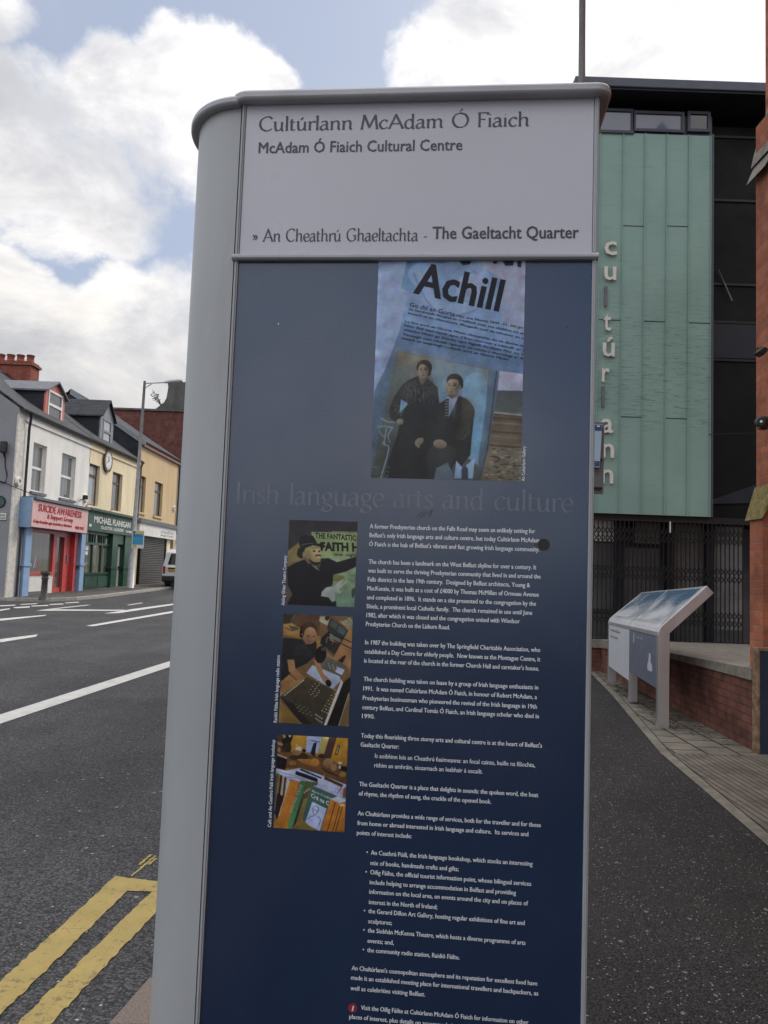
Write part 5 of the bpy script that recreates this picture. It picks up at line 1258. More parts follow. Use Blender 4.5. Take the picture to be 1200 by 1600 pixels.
for (pxl, pyl, s_) in ((1186, 551, 1), (1187, 661, 1.25)):
    q = onY(pxl, pyl, 7.12)
    f = thing('floodlight', 'small black floodlight on brick buttress, %s' % ('the upper one with its bracket up' if s_ == 1 else 'the lower and bulkier one'), 'floodlight', (q.x, 7.2, q.z), 0, 'floodlights on the brick buttress')
    if s_ == 1:
        MB().prism([(q.x-.04, 7.06, q.z-.01), (q.x+.01, 7.03, q.z+.035), (q.x+.05, 7.03, q.z+.01), (q.x+.02, 7.06, q.z-.04)], (0, .1, 0)).build('lamp_body', M_PLASTIC, f, bevel=.006)
        MB().tube([(q.x+.01, 7.1, q.z), (q.x+.03, 7.13, q.z+.06), (q.x+.035, 7.245, q.z+.07)], .008, 6).tube([(q.x+.0, 7.1, q.z+.02), (q.x-.005, 7.14, q.z+.055)], .007, 6).build('bracket', M_PLASTIC, f)
    else:
        MB().tube([(q.x-.045, 7.0, q.z-.01), (q.x-.02, 7.06, q.z), (q.x+.06, 7.12, q.z+.015), (q.x+.075, 7.2, q.z+.02)], [.035, .055, .05, .03], 12).build('lamp_body', M_PLASTIC, f)
        MB().tube([(q.x-.046, 6.998, q.z-.01), (q.x-.047, 6.996, q.z-.01)], .012, 8).build('lens', M_WL, f)
        MB().box((q.x+.04, 7.19, q.z-.04), (q.x+.11, 7.249, q.z+.07)).build('bracket', M_PLASTIC, f)
bb = thing('utility_box', 'dark navy utility box with worn brown frame against the brick buttress', 'utility box', (3.9, 7.05, 0))
mb = MB(); mb.box((3.478, 7.125, -.02), (3.500, 7.235, .965)); mb.box((3.500, 7.125, .935), (4.6, 7.235, .965)); mb.build('frame', M_RUST, bb, bevel=.004)
bx('panel', (3.5005, 7.135, 0), (4.6, 7.23, .934), M_BLUEBOX, bb, .004)

# ================================================================== display board on posts
kd_n, kd_f = Vector((2.957, 8.22, 0)), Vector((3.33, 11.3, .058))
kio = thing('display_board', 'steel display board with two sloping glossy panels beside low wall', 'display board', tuple(kd_n))
KX = (kd_f-kd_n); 
def kp(t, q, z):
    """t along the row 0..1, q away from the road, z height (far end runs a little lower on the sloping footway)"""
    zz = z*(1-t) + t*(.058 + z*.868)
    b = kd_n+KX*t; return Vector((b.x+q*(1-.05*t), b.y-q*.08, zz))
PROF = [(0, .94), (.002, 1.0), (.02, 1.05), (.05, 1.085)]
def kprism(prof, t0, t1):
    """profile (q, z) swept from t0 to t1 along the row"""
    m_ = MB(); a = [kp(t0, q, z) for q, z in prof]; b = [kp(t1, q, z) for q, z in prof]; n = len(prof); m_.v += a+b
    for k in range(n): m_.f.append((k, (k+1) % n, n+(k+1) % n, n+k)); m_.m.append(0); m_.c.append(None); m_.sm.append(False)
    m_.f.append(tuple(reversed(range(n)))); m_.f.append(tuple(range(n, 2*n)))
    for _ in range(2): m_.m.append(0); m_.c.append(None); m_.sm.append(False)
    return m_
body = [(0, 0), (0, .97), (.004, 1.005), (.02, 1.05), (.045, 1.08), (.497, 1.512), (.57, 1.437), (.117, .995), (.117, 0)]
kprism(body, 0.0, .030).build('end_frame', M_STEEL, kio, bevel=.004)
kprism([(.006, 0), (.006, .9), (.105, .98), (.105, 0)], .49, .525).build('post', M_STEEL, kio, bevel=.003)
kprism([(.0, 0), (0, .97), (.004, 1.005), (.02, 1.05), (.045, 1.08), (.497, 1.512), (.57, 1.437), (.117, .995), (.117, 0)], .975, 1.0).build('end_frame', M_STEEL, kio, bevel=.004)
for t0, t1 in ((.031, .503), (.509, .974)):
    kprism([(.003, .955), (.004, 1.0), (.02, 1.048), (.045, 1.078), (.060, 1.092), (.1, 1.05), (.05, .955)], t0, t1).build('rounded_edge', M_STEEL, kio)
    kprism([(.062, 1.093), (.495, 1.508), (.565, 1.435), (.13, 1.0)], t0, t1).build('tray', M_STEEL, kio)
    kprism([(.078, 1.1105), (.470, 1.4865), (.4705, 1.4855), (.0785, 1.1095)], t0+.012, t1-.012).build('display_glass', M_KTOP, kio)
lp_n = kprism([(.004, .40), (.004, .948), (.03, .948), (.03, .40)], .032, .503).build('front_panel', M_KBLUE, kio); tag(lp_n, 'slate blue front panel')
lp_f = kprism([(.004, .27), (.004, .948), (.03, .948), (.03, .27)], .509, .974).build('front_panel', M_KWHITE, kio); tag(lp_f, 'white front panel')
def ktext(body_, t0, t1, z, h, m, nm):
    mb = MB(); a, b = kp(t0, .001, z), kp(t1, .001, z); text_on(mb, body_, a, b-a, (0, 0, h), None, 0, .02); mb.build(nm, m, kio)
ktext('Eolas faoin Cheantar', .93, .70, .86, .03, M_GREYBOARD, 'panel_lettering'); ktext('Bóthar na bhFál', .93, .76, .76, .028, M_GREYBOARD, 'panel_lettering')
ktext('FAILTE', .37, .25, .87, .024, M_PALEBLUE, 'panel_lettering')
mb = MB(); mb.face([kp(.42, .001, .80), kp(.40, .001, .80), kp(.40, .001, .93), kp(.415, .001, .93)][::-1]); mb.build('panel_mark', M_PALEBLUE, kio)
mb = MB(); mb.face([kp(t, .001, z) for t, z in ((.165, .55), (.165, .62), (.15, .64), (.145, .74), (.12, .75), (.11, .70), (.115, .66), (.09, .62), (.085, .56), (.12, .545))]); mb.build('white_figure', M_KWHITE, kio)

rl = random.Random(9); mb = MB()
for _ in range(420):
    t = rl.random(); x = 3.05+.42*t+rl.uniform(0, 1)**1.6*.42; y = 8.0+4.2*t+rl.uniform(-.3, .3)
    if rl.random() < .25: x = 3.2+.3*rl.random(); y = rl.uniform(7.4, 12.5)
    a = rl.uniform(0, 6.28); L = rl.uniform(.008, .028); w = L*rl.uniform(.25, .6); z = .006+rl.uniform(0, .012)
    c, sn = math.cos(a), math.sin(a)
    mb.face([(x+c*L, y+sn*L, z), (x-sn*w, y+c*w, z+rl.uniform(0, .01)), (x-c*L, y-sn*L, z), (x+sn*w, y-c*w, z+rl.uniform(0, .008))], rl.choice((0, 0, 0, 1)))
tag(mb.build('leaf_litter', [mat('dry_brown_leaf', (.075, .055, .035), .9, .5, 30), mat('pale_dry_leaf', (.22, .19, .13), .9, .3, 30)]), 'dry leaf litter on the pavers under the display board', 'leaf litter', kind='stuff')

# ================================================================== shops across the road
def grid_wall(mb, X, s0, s1, z0, z1, holes, reveal=.2):
    """street front at x = X facing +x with openings (s0, s1, z0, z1) and their reveals"""
    ss = sorted({s0, s1, *[h[0] for h in holes], *[h[1] for h in holes]}); zs = sorted({z0, z1, *[h[2] for h in holes], *[h[3] for h in holes]})
    for a, b in zip(ss, ss[1:]):
        for c, d in zip(zs, zs[1:]):
            m_, n_ = (a+b)/2, (c+d)/2
            if any(h[0] < m_ < h[1] and h[2] < n_ < h[3] for h in holes): continue
            mb.face([(X, a, c), (X, b, c), (X, b, d), (X, a, d)])
    for a, b, c, d in holes:
        r = X-reveal
        mb.face([(X, a, c), (X, a, d), (r, a, d), (r, a, c)]); mb.face([(X, b, d), (X, b, c), (r, b, c), (r, b, d)])
        mb.face([(X, a, d), (X, b, d), (r, b, d), (r, a, d)]); mb.face([(X, b, c), (X, a, c), (r, a, c), (r, b, c)])
def house(name, label, s0, s1, ze, zr, Xr, wm, holes, front=FACE, gable=None, group=None, roofm=None, cat='house'):
    h = thing(name, label, cat, (front, (s0+s1)/2, zfar((s0+s1)/2)), 0, group)
    mb = MB(); grid_wall(mb, front, s0, s1, -.3, ze, holes)
    Xb = 2*Xr-front
    for s in (s0, s1):
        f = [(front, s, -.3), (front, s, ze), (Xr, s, zr-.05), (Xb, s, ze), (Xb, s, -.3)]
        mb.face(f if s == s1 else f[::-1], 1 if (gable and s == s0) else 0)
    mb.face([(Xb, s0, -.3), (Xb, s1, -.3), (Xb, s1, ze), (Xb, s0, ze)][::-1])
    mb.build('wall', [wm, gable or wm], h)
    k = (zr-ze)/(front-Xr); e = .16
    mb = MB()
    for sx, xe in ((1, front+e), (-1, Xb-e)):
        ze_ = ze-k*e+.03
        mb.prism([(xe, s0, ze_), (Xr, s0, zr+.03), (Xr, s0, zr+.10), (xe, s0, ze_+.07)], (0, s1-s0, 0))
    mb.prism([(Xr-.12, s0, zr+.04), (Xr, s0, zr+.16), (Xr+.12, s0, zr+.04)], (0, s1-s0, 0))
    mb.build('roof', roofm or M_SLATE, h)
    g = MB(); gx = front+e+.02
    g.prism([(gx-.04+.065*math.cos(a), s0, ze-.045+.065*math.sin(a)) for a in [math.pi+math.pi*j/8 for j in range(9)]], (0, s1-s0, 0)); g.build('gutter', M_PIPE, h)
    return h
def window(h, hole, fm, pm, front=FACE, style='sash', sill=True, rev=.12, sillm=None):
    a, b, c, d = hole; x = front-rev; t = .07; mb = MB()
    mb.box((x-.05, a, c), (x, a+t, d)); mb.box((x-.05, b-t, c), (x, b, d)); mb.box((x-.05, a+t, c), (x, b-t, c+t)); mb.box((x-.05, a+t, d-t), (x, b-t, d))
    if style == 'sash': zm = (c+d)/2; mb.box((x-.05, a+t, zm-.045), (x+.01, b-t, zm+.045))
    if style == 'top': zm = d-(d-c)*.27; mb.box((x-.05, a+t, zm-.05), (x+.01, b-t, zm+.05))
    w = mb.build('window', fm, h)
    bx('pane', (x-.04, a+t, c+t), (x-.025, b-t, d-t), pm, w)
    if sill: bx('sill', (front-rev, a-.06, c-.09), (front+.07, b+.06, c-.002), sillm or M_LEAD, h)
    return w
def rect(p, q, X=FACE):
    a, b = onX(*p, X), onX(*q, X); return (a.y, b.y, b.z, a.z)
def dormer(h, sL, sR, zb, ze, za, X, face_m, cheek_m, roof_m, win, fm, pm, depth=2.6, over=.12):
    d = MB()
    sc = (sL+sR)/2
    t = .16
    w0, w1, c0, c1 = win
    d.box((X-.06, sL, zb-.3), (X, w0, ze)); d.box((X-.06, w1, zb-.3), (X, sR, ze)); d.box((X-.06, w0, c1), (X, w1, ze)) if c1 < ze else None
    d.prism([(X-.06, sL, ze+.001), (X-.06, sR, ze+.001), (X-.06, sc, za-.03)], (.06, 0, 0))
    D = d.build('dormer', face_m, h)
    bx('cheek', (X-depth, sL+.01, zb-.4), (X-.061, sL+.06, ze-.02), cheek_m, D); bx('cheek', (X-depth, sR-.06, zb-.4), (X-.061, sR-.01, ze-.02), cheek_m, D)
    mb = MB(); kx = (za-ze)/(sR-sL)*2; o = .10
    for s_, e_ in ((sL-o, -1), (sR+o, 1)):
        mb.prism([(X+over, s_, ze-kx*o), (X+over, sc, za), (X+over, sc, za+.06), (X+over, s_, ze-kx*o+.06)], (-depth-over, 0, 0))
    mb.build('dormer_roof', roof_m, D)
    x = X-.05; tt = .08; mb = MB()
    mb.box((x, w0+.002, c0), (x+.07, w0+tt, c1)).box((x, w1-tt, c0), (x+.07, w1-.002, c1)).box((x, w0+tt, c0), (x+.07, w1-tt, c0+tt)).box((x, w0+tt, c1-tt), (x+.07, w1-tt, c1-.002)).box((x, w0+tt, (c0+c1)/2-.05), (x+.07, w1-tt, (c0+c1)/2+.05))
    mb.build('dormer_window', fm, D); bx('dormer_pane', (x+.01, w0+tt, c0+tt), (x+.03, w1-tt, c1-tt), pm, D)
    return D
sA, sB, sC, sD = 24.3, 30.42, 36.75, 43.6
XR, ZR, ZE = -15.35, 8.75, 6.35
# ---- white house with the pink shop sign
wins_w = [rect((53, 691), (69, 769)), rect((97.5, 708), (115, 779))]
wins_w = [(a, b, 3.78, 5.43) for a, b, c, d in wins_w]
SHOP = (24.95, 30.36, -.3, 3.0)
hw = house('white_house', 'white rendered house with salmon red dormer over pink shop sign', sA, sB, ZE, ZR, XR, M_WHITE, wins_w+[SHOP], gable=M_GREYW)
for w_ in wins_w: window(hw, w_, M_UPVC, M_NET)
bx('corner_strip', (FACE-.02, sA-.03, -.2), (FACE+.03, 24.74, 6.1), M_STRIP, hw)
bx('eaves_band', (FACE, 24.78, 6.0), (FACE+.05, sB, 6.12), M_WHITE, hw)
MB().tube([(FACE+.16, 24.82, 6.3), (FACE+.16, 24.84, 6.1), (FACE+.09, 24.92, 5.8), (FACE+.09, 24.90, .3)], .045, 8).build('drainpipe', M_PIPE, hw)
dormer(hw, 27.14, 28.78, 6.62, 7.58, 8.02, -12.25, M_DORMRED, M_SLATEHUNG, M_LEAD, (27.36, 28.56, 6.62, 7.66), M_UPVC, M_NETD)
mb = MB(); mb.box((-16.0, 30.42, 8.2), (-14.40, 31.15, 9.28)); mb.box((-16.06, 30.36, 9.28), (-14.33, 31.21, 9.38)); mb.box((-16.0, 30.42, 9.38), (-14.40, 31.15, 9.46))
cs = mb.build('chimney', M_CHIMBRICK, hw)
for i in range(4):
    x = -14.62-.40*i; MB().tube([(x, 30.78, 9.46), (x, 30.78, 9.70), (x, 30.78, 9.73), (x, 30.78, 9.78)], [.15, .135, .165, .16], 10).build('chimney_pot', M_CHIMBRICK, cs)
# shopfront
FX = -11.42
f0, f1 = 24.80, 29.56
fz0, fz1 = 2.56, 3.46
sg = bx('shop_sign', (FACE-.05, f0+.16, fz0), (FX, f1+.02, fz1), M_BLUED, hw)
bx('sign_board', (FX+.001, f0+.04, fz0+.01), (FX+.03, f1, fz1-.02), M_PINK, hw)
bx('sign_end', (FACE-.05, f0, fz0-.02), (FX+.001, f0+.15, fz1+.06), M_BLUE, hw)
bx('cornice', (FACE, f0+.15, fz1+.005), (FX+.10, f1+.06, fz1+.10), M_LEAD, hw, .01)
Zt = lambda x, y: (x/4.138, 740+y/4.138)
def xtext(parent, body_, L, Rr, capz, X, m, bold, nm='sign_lettering', conv=Zt, th=.012):
    a, b = onX(*conv(*L), X), onX(*conv(*Rr), X); mb = MB()
    z = (a.z+b.z)/2; text_on(mb, body_, (X, a.y, z), (0, b.y-a.y, 0), (0, 0, capz), (-th, 0, 0), 0, bold); return mb.build(nm, m, parent)
xtext(hw, 'SUICIDE AWARENESS', (250, 238), (527, 290), .235, FX+.044, M_REDL, .012)
xtext(hw, '& Support Group', (307, 287), (472, 318), .155, FX+.044, M_REDL, .005)
xtext(hw, 'Grúpa feasachta agus tacaíochta ar féinmharú', (218, 309), (463, 353), .10, FX+.044, M_REDL, .0)
xtext(hw, '9023 9967', (488, 357), (543, 364), .10, FX+.044, M_REDL, .03)
XS = -11.78
# pilasters, window, door
def sbox(nm, pa, pb, X0, X1, m, parent, zlo=None, zhi=None, bev=0):
    a, b = onX(*Zt(*pa), X1), onX(*Zt(*pb), X1)
    return bx(nm, (X0, a.y, zlo if zlo is not None else b.z), (X1, b.y, zhi if zhi is not None else a.z), m, parent, bev)
g0 = .28
pl = bx('pilaster', (-11.95, 24.99, g0), (-11.6, 25.42, fz0-.02), M_BLUE, hw); bx('pilaster_block', (-11.95, 24.95, 1.28), (-11.57, 25.46, 1.37), M_BLUE, pl)
pl = bx('pilaster', (-11.95, 29.62, g0+.05), (-11.6, 30.02, fz0-.02), M_BLUE, hw); bx('pilaster_block', (-11.95, 29.58, 1.33), (-11.57, 30.06, 1.42), M_BLUE, pl)
bx('riser', (-12.0, 25.43, g0-.05), (-11.84, 27.78, .98), M_BOARD, hw)
bx('vent', (-11.845, 25.9, g0), (-11.83, 27.4, g0+.14), M_LEAD, hw)
mb = MB(); mb.box((-11.98, 25.43, .982), (-11.80, 27.78, 1.09)); mb.box((-11.97, 27.66, 1.09), (-11.83, 27.80, 2.56)); mb.box((-11.97, 25.43, 2.44), (-11.83, 27.66, 2.56))
sw = mb.build('shop_window', M_REDP, hw); bx('shop_pane', (-11.93, 25.43, 1.09), (-11.91, 27.66, 2.44), M_SHOPNET, sw)
mb = MB()
for pts, k in (([(26.32, 1.22), (26.40, 1.55), (26.52, 1.75), (26.50, 1.50), (26.42, 1.22)], 0), ([(26.46, 1.22), (26.52, 1.45), (26.44, 1.70), (26.60, 1.50), (26.56, 1.24)], 1)): mb.face([(-11.905-.001*k, s, z) for s, z in pts], k)
mb.build('window_sticker', [M_BLUE, M_REDP], sw)
mb = MB(); mb.box((-12.0, 27.81, g0+.03), (-11.84, 27.95, 2.56)); mb.box((-12.0, 27.95, 2.36), (-11.84, 28.75, 2.56)); mb.box((-12.0, 28.62, g0+.03), (-11.84, 28.75, 2.36)); mb.box((-12.0, 27.95, g0+.03), (-11.9, 28.62, .50))
dr = mb.build('door', M_REDP, hw); bx('door_pane', (-11.96, 27.95, .50), (-11.94, 28.62, 2.36), M_NETD, dr)
bx('door_panel', (-12.0, 28.752, g0+.04), (-11.88, 29.28, 2.56), M_REDP, hw); bx('intercom', (-11.88, 28.95, 1.42), (-11.85, 29.08, 1.72), M_LEAD, hw)
bx('door_pilaster', (-12.0, 29.29, g0+.04), (-11.72, 29.52, 2.56), M_REDP, hw)
bx('back_wall', (-12.03, 24.97, -.2), (-12.01, 30.34, 2.98), M_IRON, hw)

# ---- yellow house with the clock
wins_y = [rect((139.3, 724), (152.8, 789)), rect((176.5, 737.5), (188.6, 797))]
wins_y = [(a, b, 3.74, 5.42) for a, b, c, d in wins_y]
hy = house('yellow_house', 'cream yellow house with round wall clock over green shopfront', sB, sC, ZE+.02, ZR+.02, XR, M_CREAM, wins_y+[(sB+.05, sC-.05, -.3, 3.0)])
for w_ in wins_y: window(hy, w_, M_BROWNF, M_PALE if w_ is wins_y[0] else M_NETD, style='top', sillm=M_CREAM)
bx('eaves_band', (FACE, sB, 6.0), (FACE+.05, sC, 6.12), M_CREAM, hy)
MB().tube([(FACE+.15, sC-.1, 6.35), (FACE+.08, sC-.15, 6.05), (FACE+.08, sC-.15, 3.6)], .05, 8).build('drainpipe', M_BROWNF, hy)
dormer(hy, 32.52, 34.05, 6.62, 7.78, 8.52, -12.25, M_BARGE, M_SLATEHUNG, M_SLATE, (32.80, 33.80, 6.62, 7.70), M_BARGE, M_PALE)
FG = -11.58
gz0, gz1 = 2.72, 3.52
gs = onX(138.5, 812, FG).y; ge = onX(212, 826, FG).y
bx('shop_sign', (FACE-.05, gs, gz0), (FG, ge, gz1), M_GREENS, hy)
bx('cornice', (FACE, gs-.05, gz1+.004), (FG+.12, ge+.05, gz1+.10), M_GREEN, hy)
mb = MB()
for i in range(34): s = gs+.1+(ge-gs-.2)*i/33; mb.box((FG+.001, s-.03, gz1-.07), (FG+.07, s+.03, gz1+.003))
mb.build('dentils', M_GREEN, hy)
xtext(hy, 'MICHAEL FLANIGAN', (610, 310), (842, 357), .25, FG+.014, M_WL, .015)
xtext(hy, 'SOLICITORS  DLÍODÓIRÍ', (652, 357), (798, 380), .13, FG+.014, M_WL, .01)
xtext(hy, '389', (575, 341), (592, 344), .10, FG+.014, M_WL, .03); xtext(hy, 'Tel 9024', (812, 380), (852, 386), .09, FG+.014, M_WL, .03)
def gb(nm, p0, p1, z0, z1, X0, X1, m, par, pyz=900):
    a, b = onX(p0, pyz, X1).y, onX(p1, pyz, X1).y; return bx(nm, (X0, a, z0), (X1, b, z1), m, par)
pl = gb('pilaster', 122, 131, .36, gz0-.01, -12, -11.66, M_GREEN, hy); 
pl2 = gb('pilaster', 173, 181.5, .40, gz0-.01, -12, -11.68, M_GREEN, hy)
pl3 = gb('pilaster', 192.5, 203, .42, gz0-.01, -12, -11.68, M_GREEN, hy)
for p_, a, b in ((pl, 121.5, 131.5), (pl2, 172.5, 182), (pl3, 192, 203.5)): gb('pilaster_block', a, b, 1.22, 1.32, -11.99, -11.64, M_GREEN, p_)
gb('riser', 131.2, 172.8, .36, .98, -12, -11.80, M_GREEN, hy)
for a, b in ((133, 151), (153.5, 171)): gb('riser_panel', a, b, .48, .88, -11.80, -11.785, M_GREENS, hy)
mb = MB(); s0_, s1_ = onX(131.2, 870, -11.8).y, onX(172.8, 870, -11.8).y
mb.box((-11.95, s0_, .982), (-11.76, s1_, 1.06)); mb.box((-11.95, s0_, 2.60), (-11.82, s1_, gz0-.01)); mb.box((-11.95, s0_, 2.18), (-11.82, s1_, 2.27))
for i in range(4): s = s0_+(s1_-s0_)*i/3; s = min(max(s, s0_+.05), s1_-.05); mb.box((-11.95, s-.05, 1.06), (-11.83, s+.05, 2.60))
for i in range(6): s = s0_+(s1_-s0_)*(i+.5)/6; mb.box((-11.94, s-.025, 2.27), (-11.84, s+.025, 2.60))
gw = mb.build('shop_window', M_GREEN, hy); bx('shop_pane', (-11.92, s0_+.02, 1.02), (-11.905, s1_-.02, 2.64), M_CURTAIN, gw)
for a, b, z0, z1 in ((133, 137.5, 1.95, 2.12), (133, 137.5, 1.76, 1.9), (164.5, 169.5, 2.2, 2.5)): gb('window_notice', a, b, z0, z1, -11.904, -11.90, M_WL, gw, 860)
gb('door_recess', 182, 192.3, .38, 2.3, -12.02, -11.97, M_GREEN, hy); gb('door_head', 181.6, 192.4, 2.3, gz0-.01, -12, -11.74, M_GREEN, hy)
gb('door_edge', 182.3, 185.5, .40, 2.2, -11.96, -11.9, M_BOARD, hy)
bx('back_wall', (-12.06, sB+.06, -.2), (-12.03, sC-.06, 2.98), M_IRON, hy)
gb('corner_pipe', 203.6, 205.4, .45, 2.7, -11.85, -11.78, M_TAN, hy)
ck = thing('wall_clock', 'round white wall clock with dark rim on yellow house', 'clock', tuple(onX(166.5, 720.5, FACE+.02)))
q = onX(166.5, 720.5, FACE); rc = .36
MB().tube([(FACE+.001, q.y, q.z), (FACE+.09, q.y, q.z)], rc+.12, 32).build('rim', M_BROWNF, ck)
MB().tube([(FACE+.0905, q.y, q.z), (FACE+.095, q.y, q.z)], rc, 32).build('dial', M_WL, ck)
mb = MB()
for k in range(12): th = 2*math.pi*k/12; mb.tube([(FACE+.097, q.y+rc*.80*math.sin(th), q.z+rc*.80*math.cos(th)), (FACE+.097, q.y+rc*.92*math.sin(th), q.z+rc*.92*math.cos(th))], .012, 4)
mb.build('hour_marks', M_IRON, ck)
MB().tube([(FACE+.10, q.y, q.z), (FACE+.10, q.y-.03, q.z+.20)], .018, 5).build('hour_hand', M_IRON, ck)
MB().tube([(FACE+.104, q.y+.06, q.z+.03), (FACE+.104, q.y-.24, q.z-.09)], .013, 5).build('minute_hand', M_IRON, ck)
def alarm(px, py, X, lab, m=M_BOARD):
    q = onX(px, py, X); t = thing('alarm_box', lab, 'alarm box', tuple(q), 0, 'alarm boxes on the shop fronts')
    MB().prism([(X, q.y+.17*math.cos(a), q.z+.17*math.sin(a)) for a in [2*math.pi*k/8+.39 for k in range(8)]], (.10, 0, 0)).build('cover', m, t, bevel=.02); bx('badge', (X+.1, q.y-.06, q.z-.03), (X+.106, q.y+.06, q.z+.06), M_LEAD, t)
alarm(26.5, 752, FACE+.035, 'pale alarm box on cream strip at the grey gable corner'); alarm(132.5, 779, FACE, 'round alarm box between white and yellow houses', M_CREAM)
alarm(271, 794, FACE, 'white alarm box on pale grey house beside the van')
q = onX(124.5, 781.5, FACE); t = thing('security_camera', 'small dark camera over the joint of pink and green shop signs', 'camera', tuple(q))
MB().tube([(FACE, q.y, q.z), (FACE+.18, q.y, q.z+.05)], .02, 6).build('bracket', M_PLASTIC, t); MB().box((FACE+.12, q.y-.07, q.z+.04), (FACE+.3, q.y+.07, q.z+.2)).build('housing', M_PLASTIC, t, bevel=.02)

# ---- tan house with the steel shutter
ZT_, ZTR_ = 7.38, 9.66
wins_t = [rect((216, 733), (226, 789)), rect((243, 743), (252.7, 797))]
wins_t = [(a, b, 3.95, 5.72) for a, b, c, d in wins_t]
ht = house('tan_house', 'taller tan house with dark roof edge over steel shutter', sC, sD, ZT_, ZTR_, -15.4, M_TAN, wins_t+[(sC+.3, sD-.3, -.3, 3.0)], gable=M_SLATEHUNG)
for w_ in wins_t: window(ht, w_, M_BROWNF, M_NETD if w_ is wins_t[1] else M_PALE, style='top', sillm=M_TAN)
k = (ZTR_-ZT_)/(15.4-11.8)
mb = MB(); mb.prism([(FACE+.2, sC-.06, ZT_-.26), (FACE+.2, sC-.06, ZT_+.0), (-15.4, sC-.06, ZTR_+.14), (-15.4, sC-.06, ZTR_-.12)], (0, .055, 0)); mb.build('barge_board', M_BARGE, ht)
bx('fascia_board', (FACE+.06, sC, ZT_-.22), (FACE+.12, sD, ZT_-.04), M_DORMRED, ht); bx('soffit', (FACE, sC, ZT_-.26), (FACE+.14, sD, ZT_-.225), M_LEAD, ht)
tz0, tz1 = 2.84, 3.42
ts, te = onX(218, 830, -11.6).y, onX(275, 838, -11.6).y
bx('shop_sign', (FACE-.03, ts, tz0), (-11.6, te, tz1), M_BOARD, ht); bx('cornice', (FACE, ts-.1, tz1+.004), (-11.52, te+.02, tz1+.22), M_LEAD, ht)
xtext(ht, 'studios', (1042, 385), (1122, 396), .2, -11.59, M_GREYL, .0); xtext(ht, 'design & print', (1040, 402), (1122, 414), .10, -11.59, M_GREYL, .0)
s0_, s1_ = onX(218, 880, -11.85).y, onX(256, 880, -11.85).y
mb = MB(); zc = .4
for i in range(27): mb.prism([(-11.9, s0_, zc+.09*i), (-11.845, s0_, zc+.02+.09*i), (-11.845, s0_, zc+.07+.09*i), (-11.9, s0_, zc+.09+.09*i)], (0, s1_-s0_, 0))
mb.build('shutter', M_SHUTTER, ht)
bx('shutter_guide', (-11.92, s1_+.002, .4), (-11.80, s1_+.12, 2.83), M_IRON, ht); bx('shutter_guide', (-11.92, s0_-.12, .4), (-11.80, s0_-.002, 2.83), M_IRON, ht)
bx('pilaster', (-11.95, s1_+.13, .4), (-11.78, s1_+.78, 2.83), M_CREAM, ht); bx('back_wall', (-12.06, sC+.31, -.2), (-12.0, sD-.31, 2.99), M_IRON, ht)
MB().tube([(FACE+.12, sD-.02, ZT_-.1), (FACE+.08, sD-.06, 7.0), (FACE+.08, sD-.06, 3.2)], .06, 8).build('drainpipe', M_PIPE, ht)
# ---- further houses, mostly behind the monolith
wins_g = [(45.1, 46.2, 3.7, 5.6), (48.0, 49.1, 3.7, 5.6)]
hg = house('grey_house', 'pale grey house beyond the tan house, half hidden by the monolith', sD, 50.6, 7.3, 9.5, -15.4, M_PALEW, wins_g+[(44.2, 50, -.3, 3.0)])
for w_ in wins_g: window(hg, w_, M_UPVC, M_NET)
bx('shop_sign', (FACE-.03, 44.0, 2.9), (-11.55, 50.1, 3.5), M_LEAD, hg); mb = MB()
for i in range(27): mb.prism([(-11.9, 44.25, .5+.09*i), (-11.845, 44.25, .52+.09*i), (-11.845, 44.25, .57+.09*i), (-11.9, 44.25, .59+.09*i)], (0, 5.7, 0))
mb.build('shutter', M_SHUTTER, hg)
wins_h = [(51.8, 52.9, 3.9, 5.6), (54.6, 55.7, 3.9, 5.6), (51.8, 53.6, 1.2, 2.7), (54.4, 55.6, .5, 2.7)]
hh_ = house('brick_house', 'red brick terraced house furthest along the far pavement', 50.6, 57, 7.3, 9.5, -15.4, M_DARKBRICK, wins_h)
for w_ in wins_h: window(hh_, w_, M_UPVC, M_NETD)
# brick hall behind the terrace with its cement stack
bh = thing('brick_hall', 'dark red brick hall behind the terrace with grey cement stack', 'hall', (-16, 47, 0))
bx('wall', (-21, 47, 0), (-11.95, 60, 10.9), M_DARKBRICK, bh); bx('coping', (-21.1, 46.9, 10.9), (-11.85, 60, 11.02), M_CEMENT, bh)
P = [onY(px, py, 47.2) for px, py in ((241.5, 640), (256, 629), (260, 622), (263, 605), (262, 597), (266, 594.5), (283, 594.5), (286, 597), (300, 597), (302, 640))]
MB().prism(P, (0, 2.0, 0)).build('stack', M_CEMENT, bh)
pq = onY(251, 633, 47.1)
pg = thing('stack_plant', 'wild shrub rooted in the side of the grey cement stack', 'plant', tuple(pq))
rr = random.Random(5); mb = MB(); lf = MB()
for i in range(5):
    e = pq+Vector((-.12-.13*i+rr.uniform(-.06, .06), rr.uniform(-.3, .1), .12+.17*((i*3) % 5)+rr.uniform(0, .15))); m_ = pq.lerp(e, .5)+Vector((0, 0, .12)); mb.tube([pq, m_, e], [.03, .02, .01], 5)
    for j in range(9):
        t = rr.uniform(.3, 1); c = (m_ if t < .6 else m_.lerp(e, (t-.5)*2))+Vector((rr.uniform(-.16, .16), rr.uniform(-.16, .16), rr.uniform(-.16, .16)))
        d1_ = Vector((rr.uniform(-1, 1), rr.uniform(-1, 1), rr.uniform(-1, 1))).normalized()*.07; d2_ = d1_.cross(Vector((.3, .8, .5))).normalized()*.035
        lf.face([c-d1_, c+d2_, c+d1_, c-d2_])
mb.build('stem', M_TWIG, pg); lf.build('leaves', M_LEAF, pg)

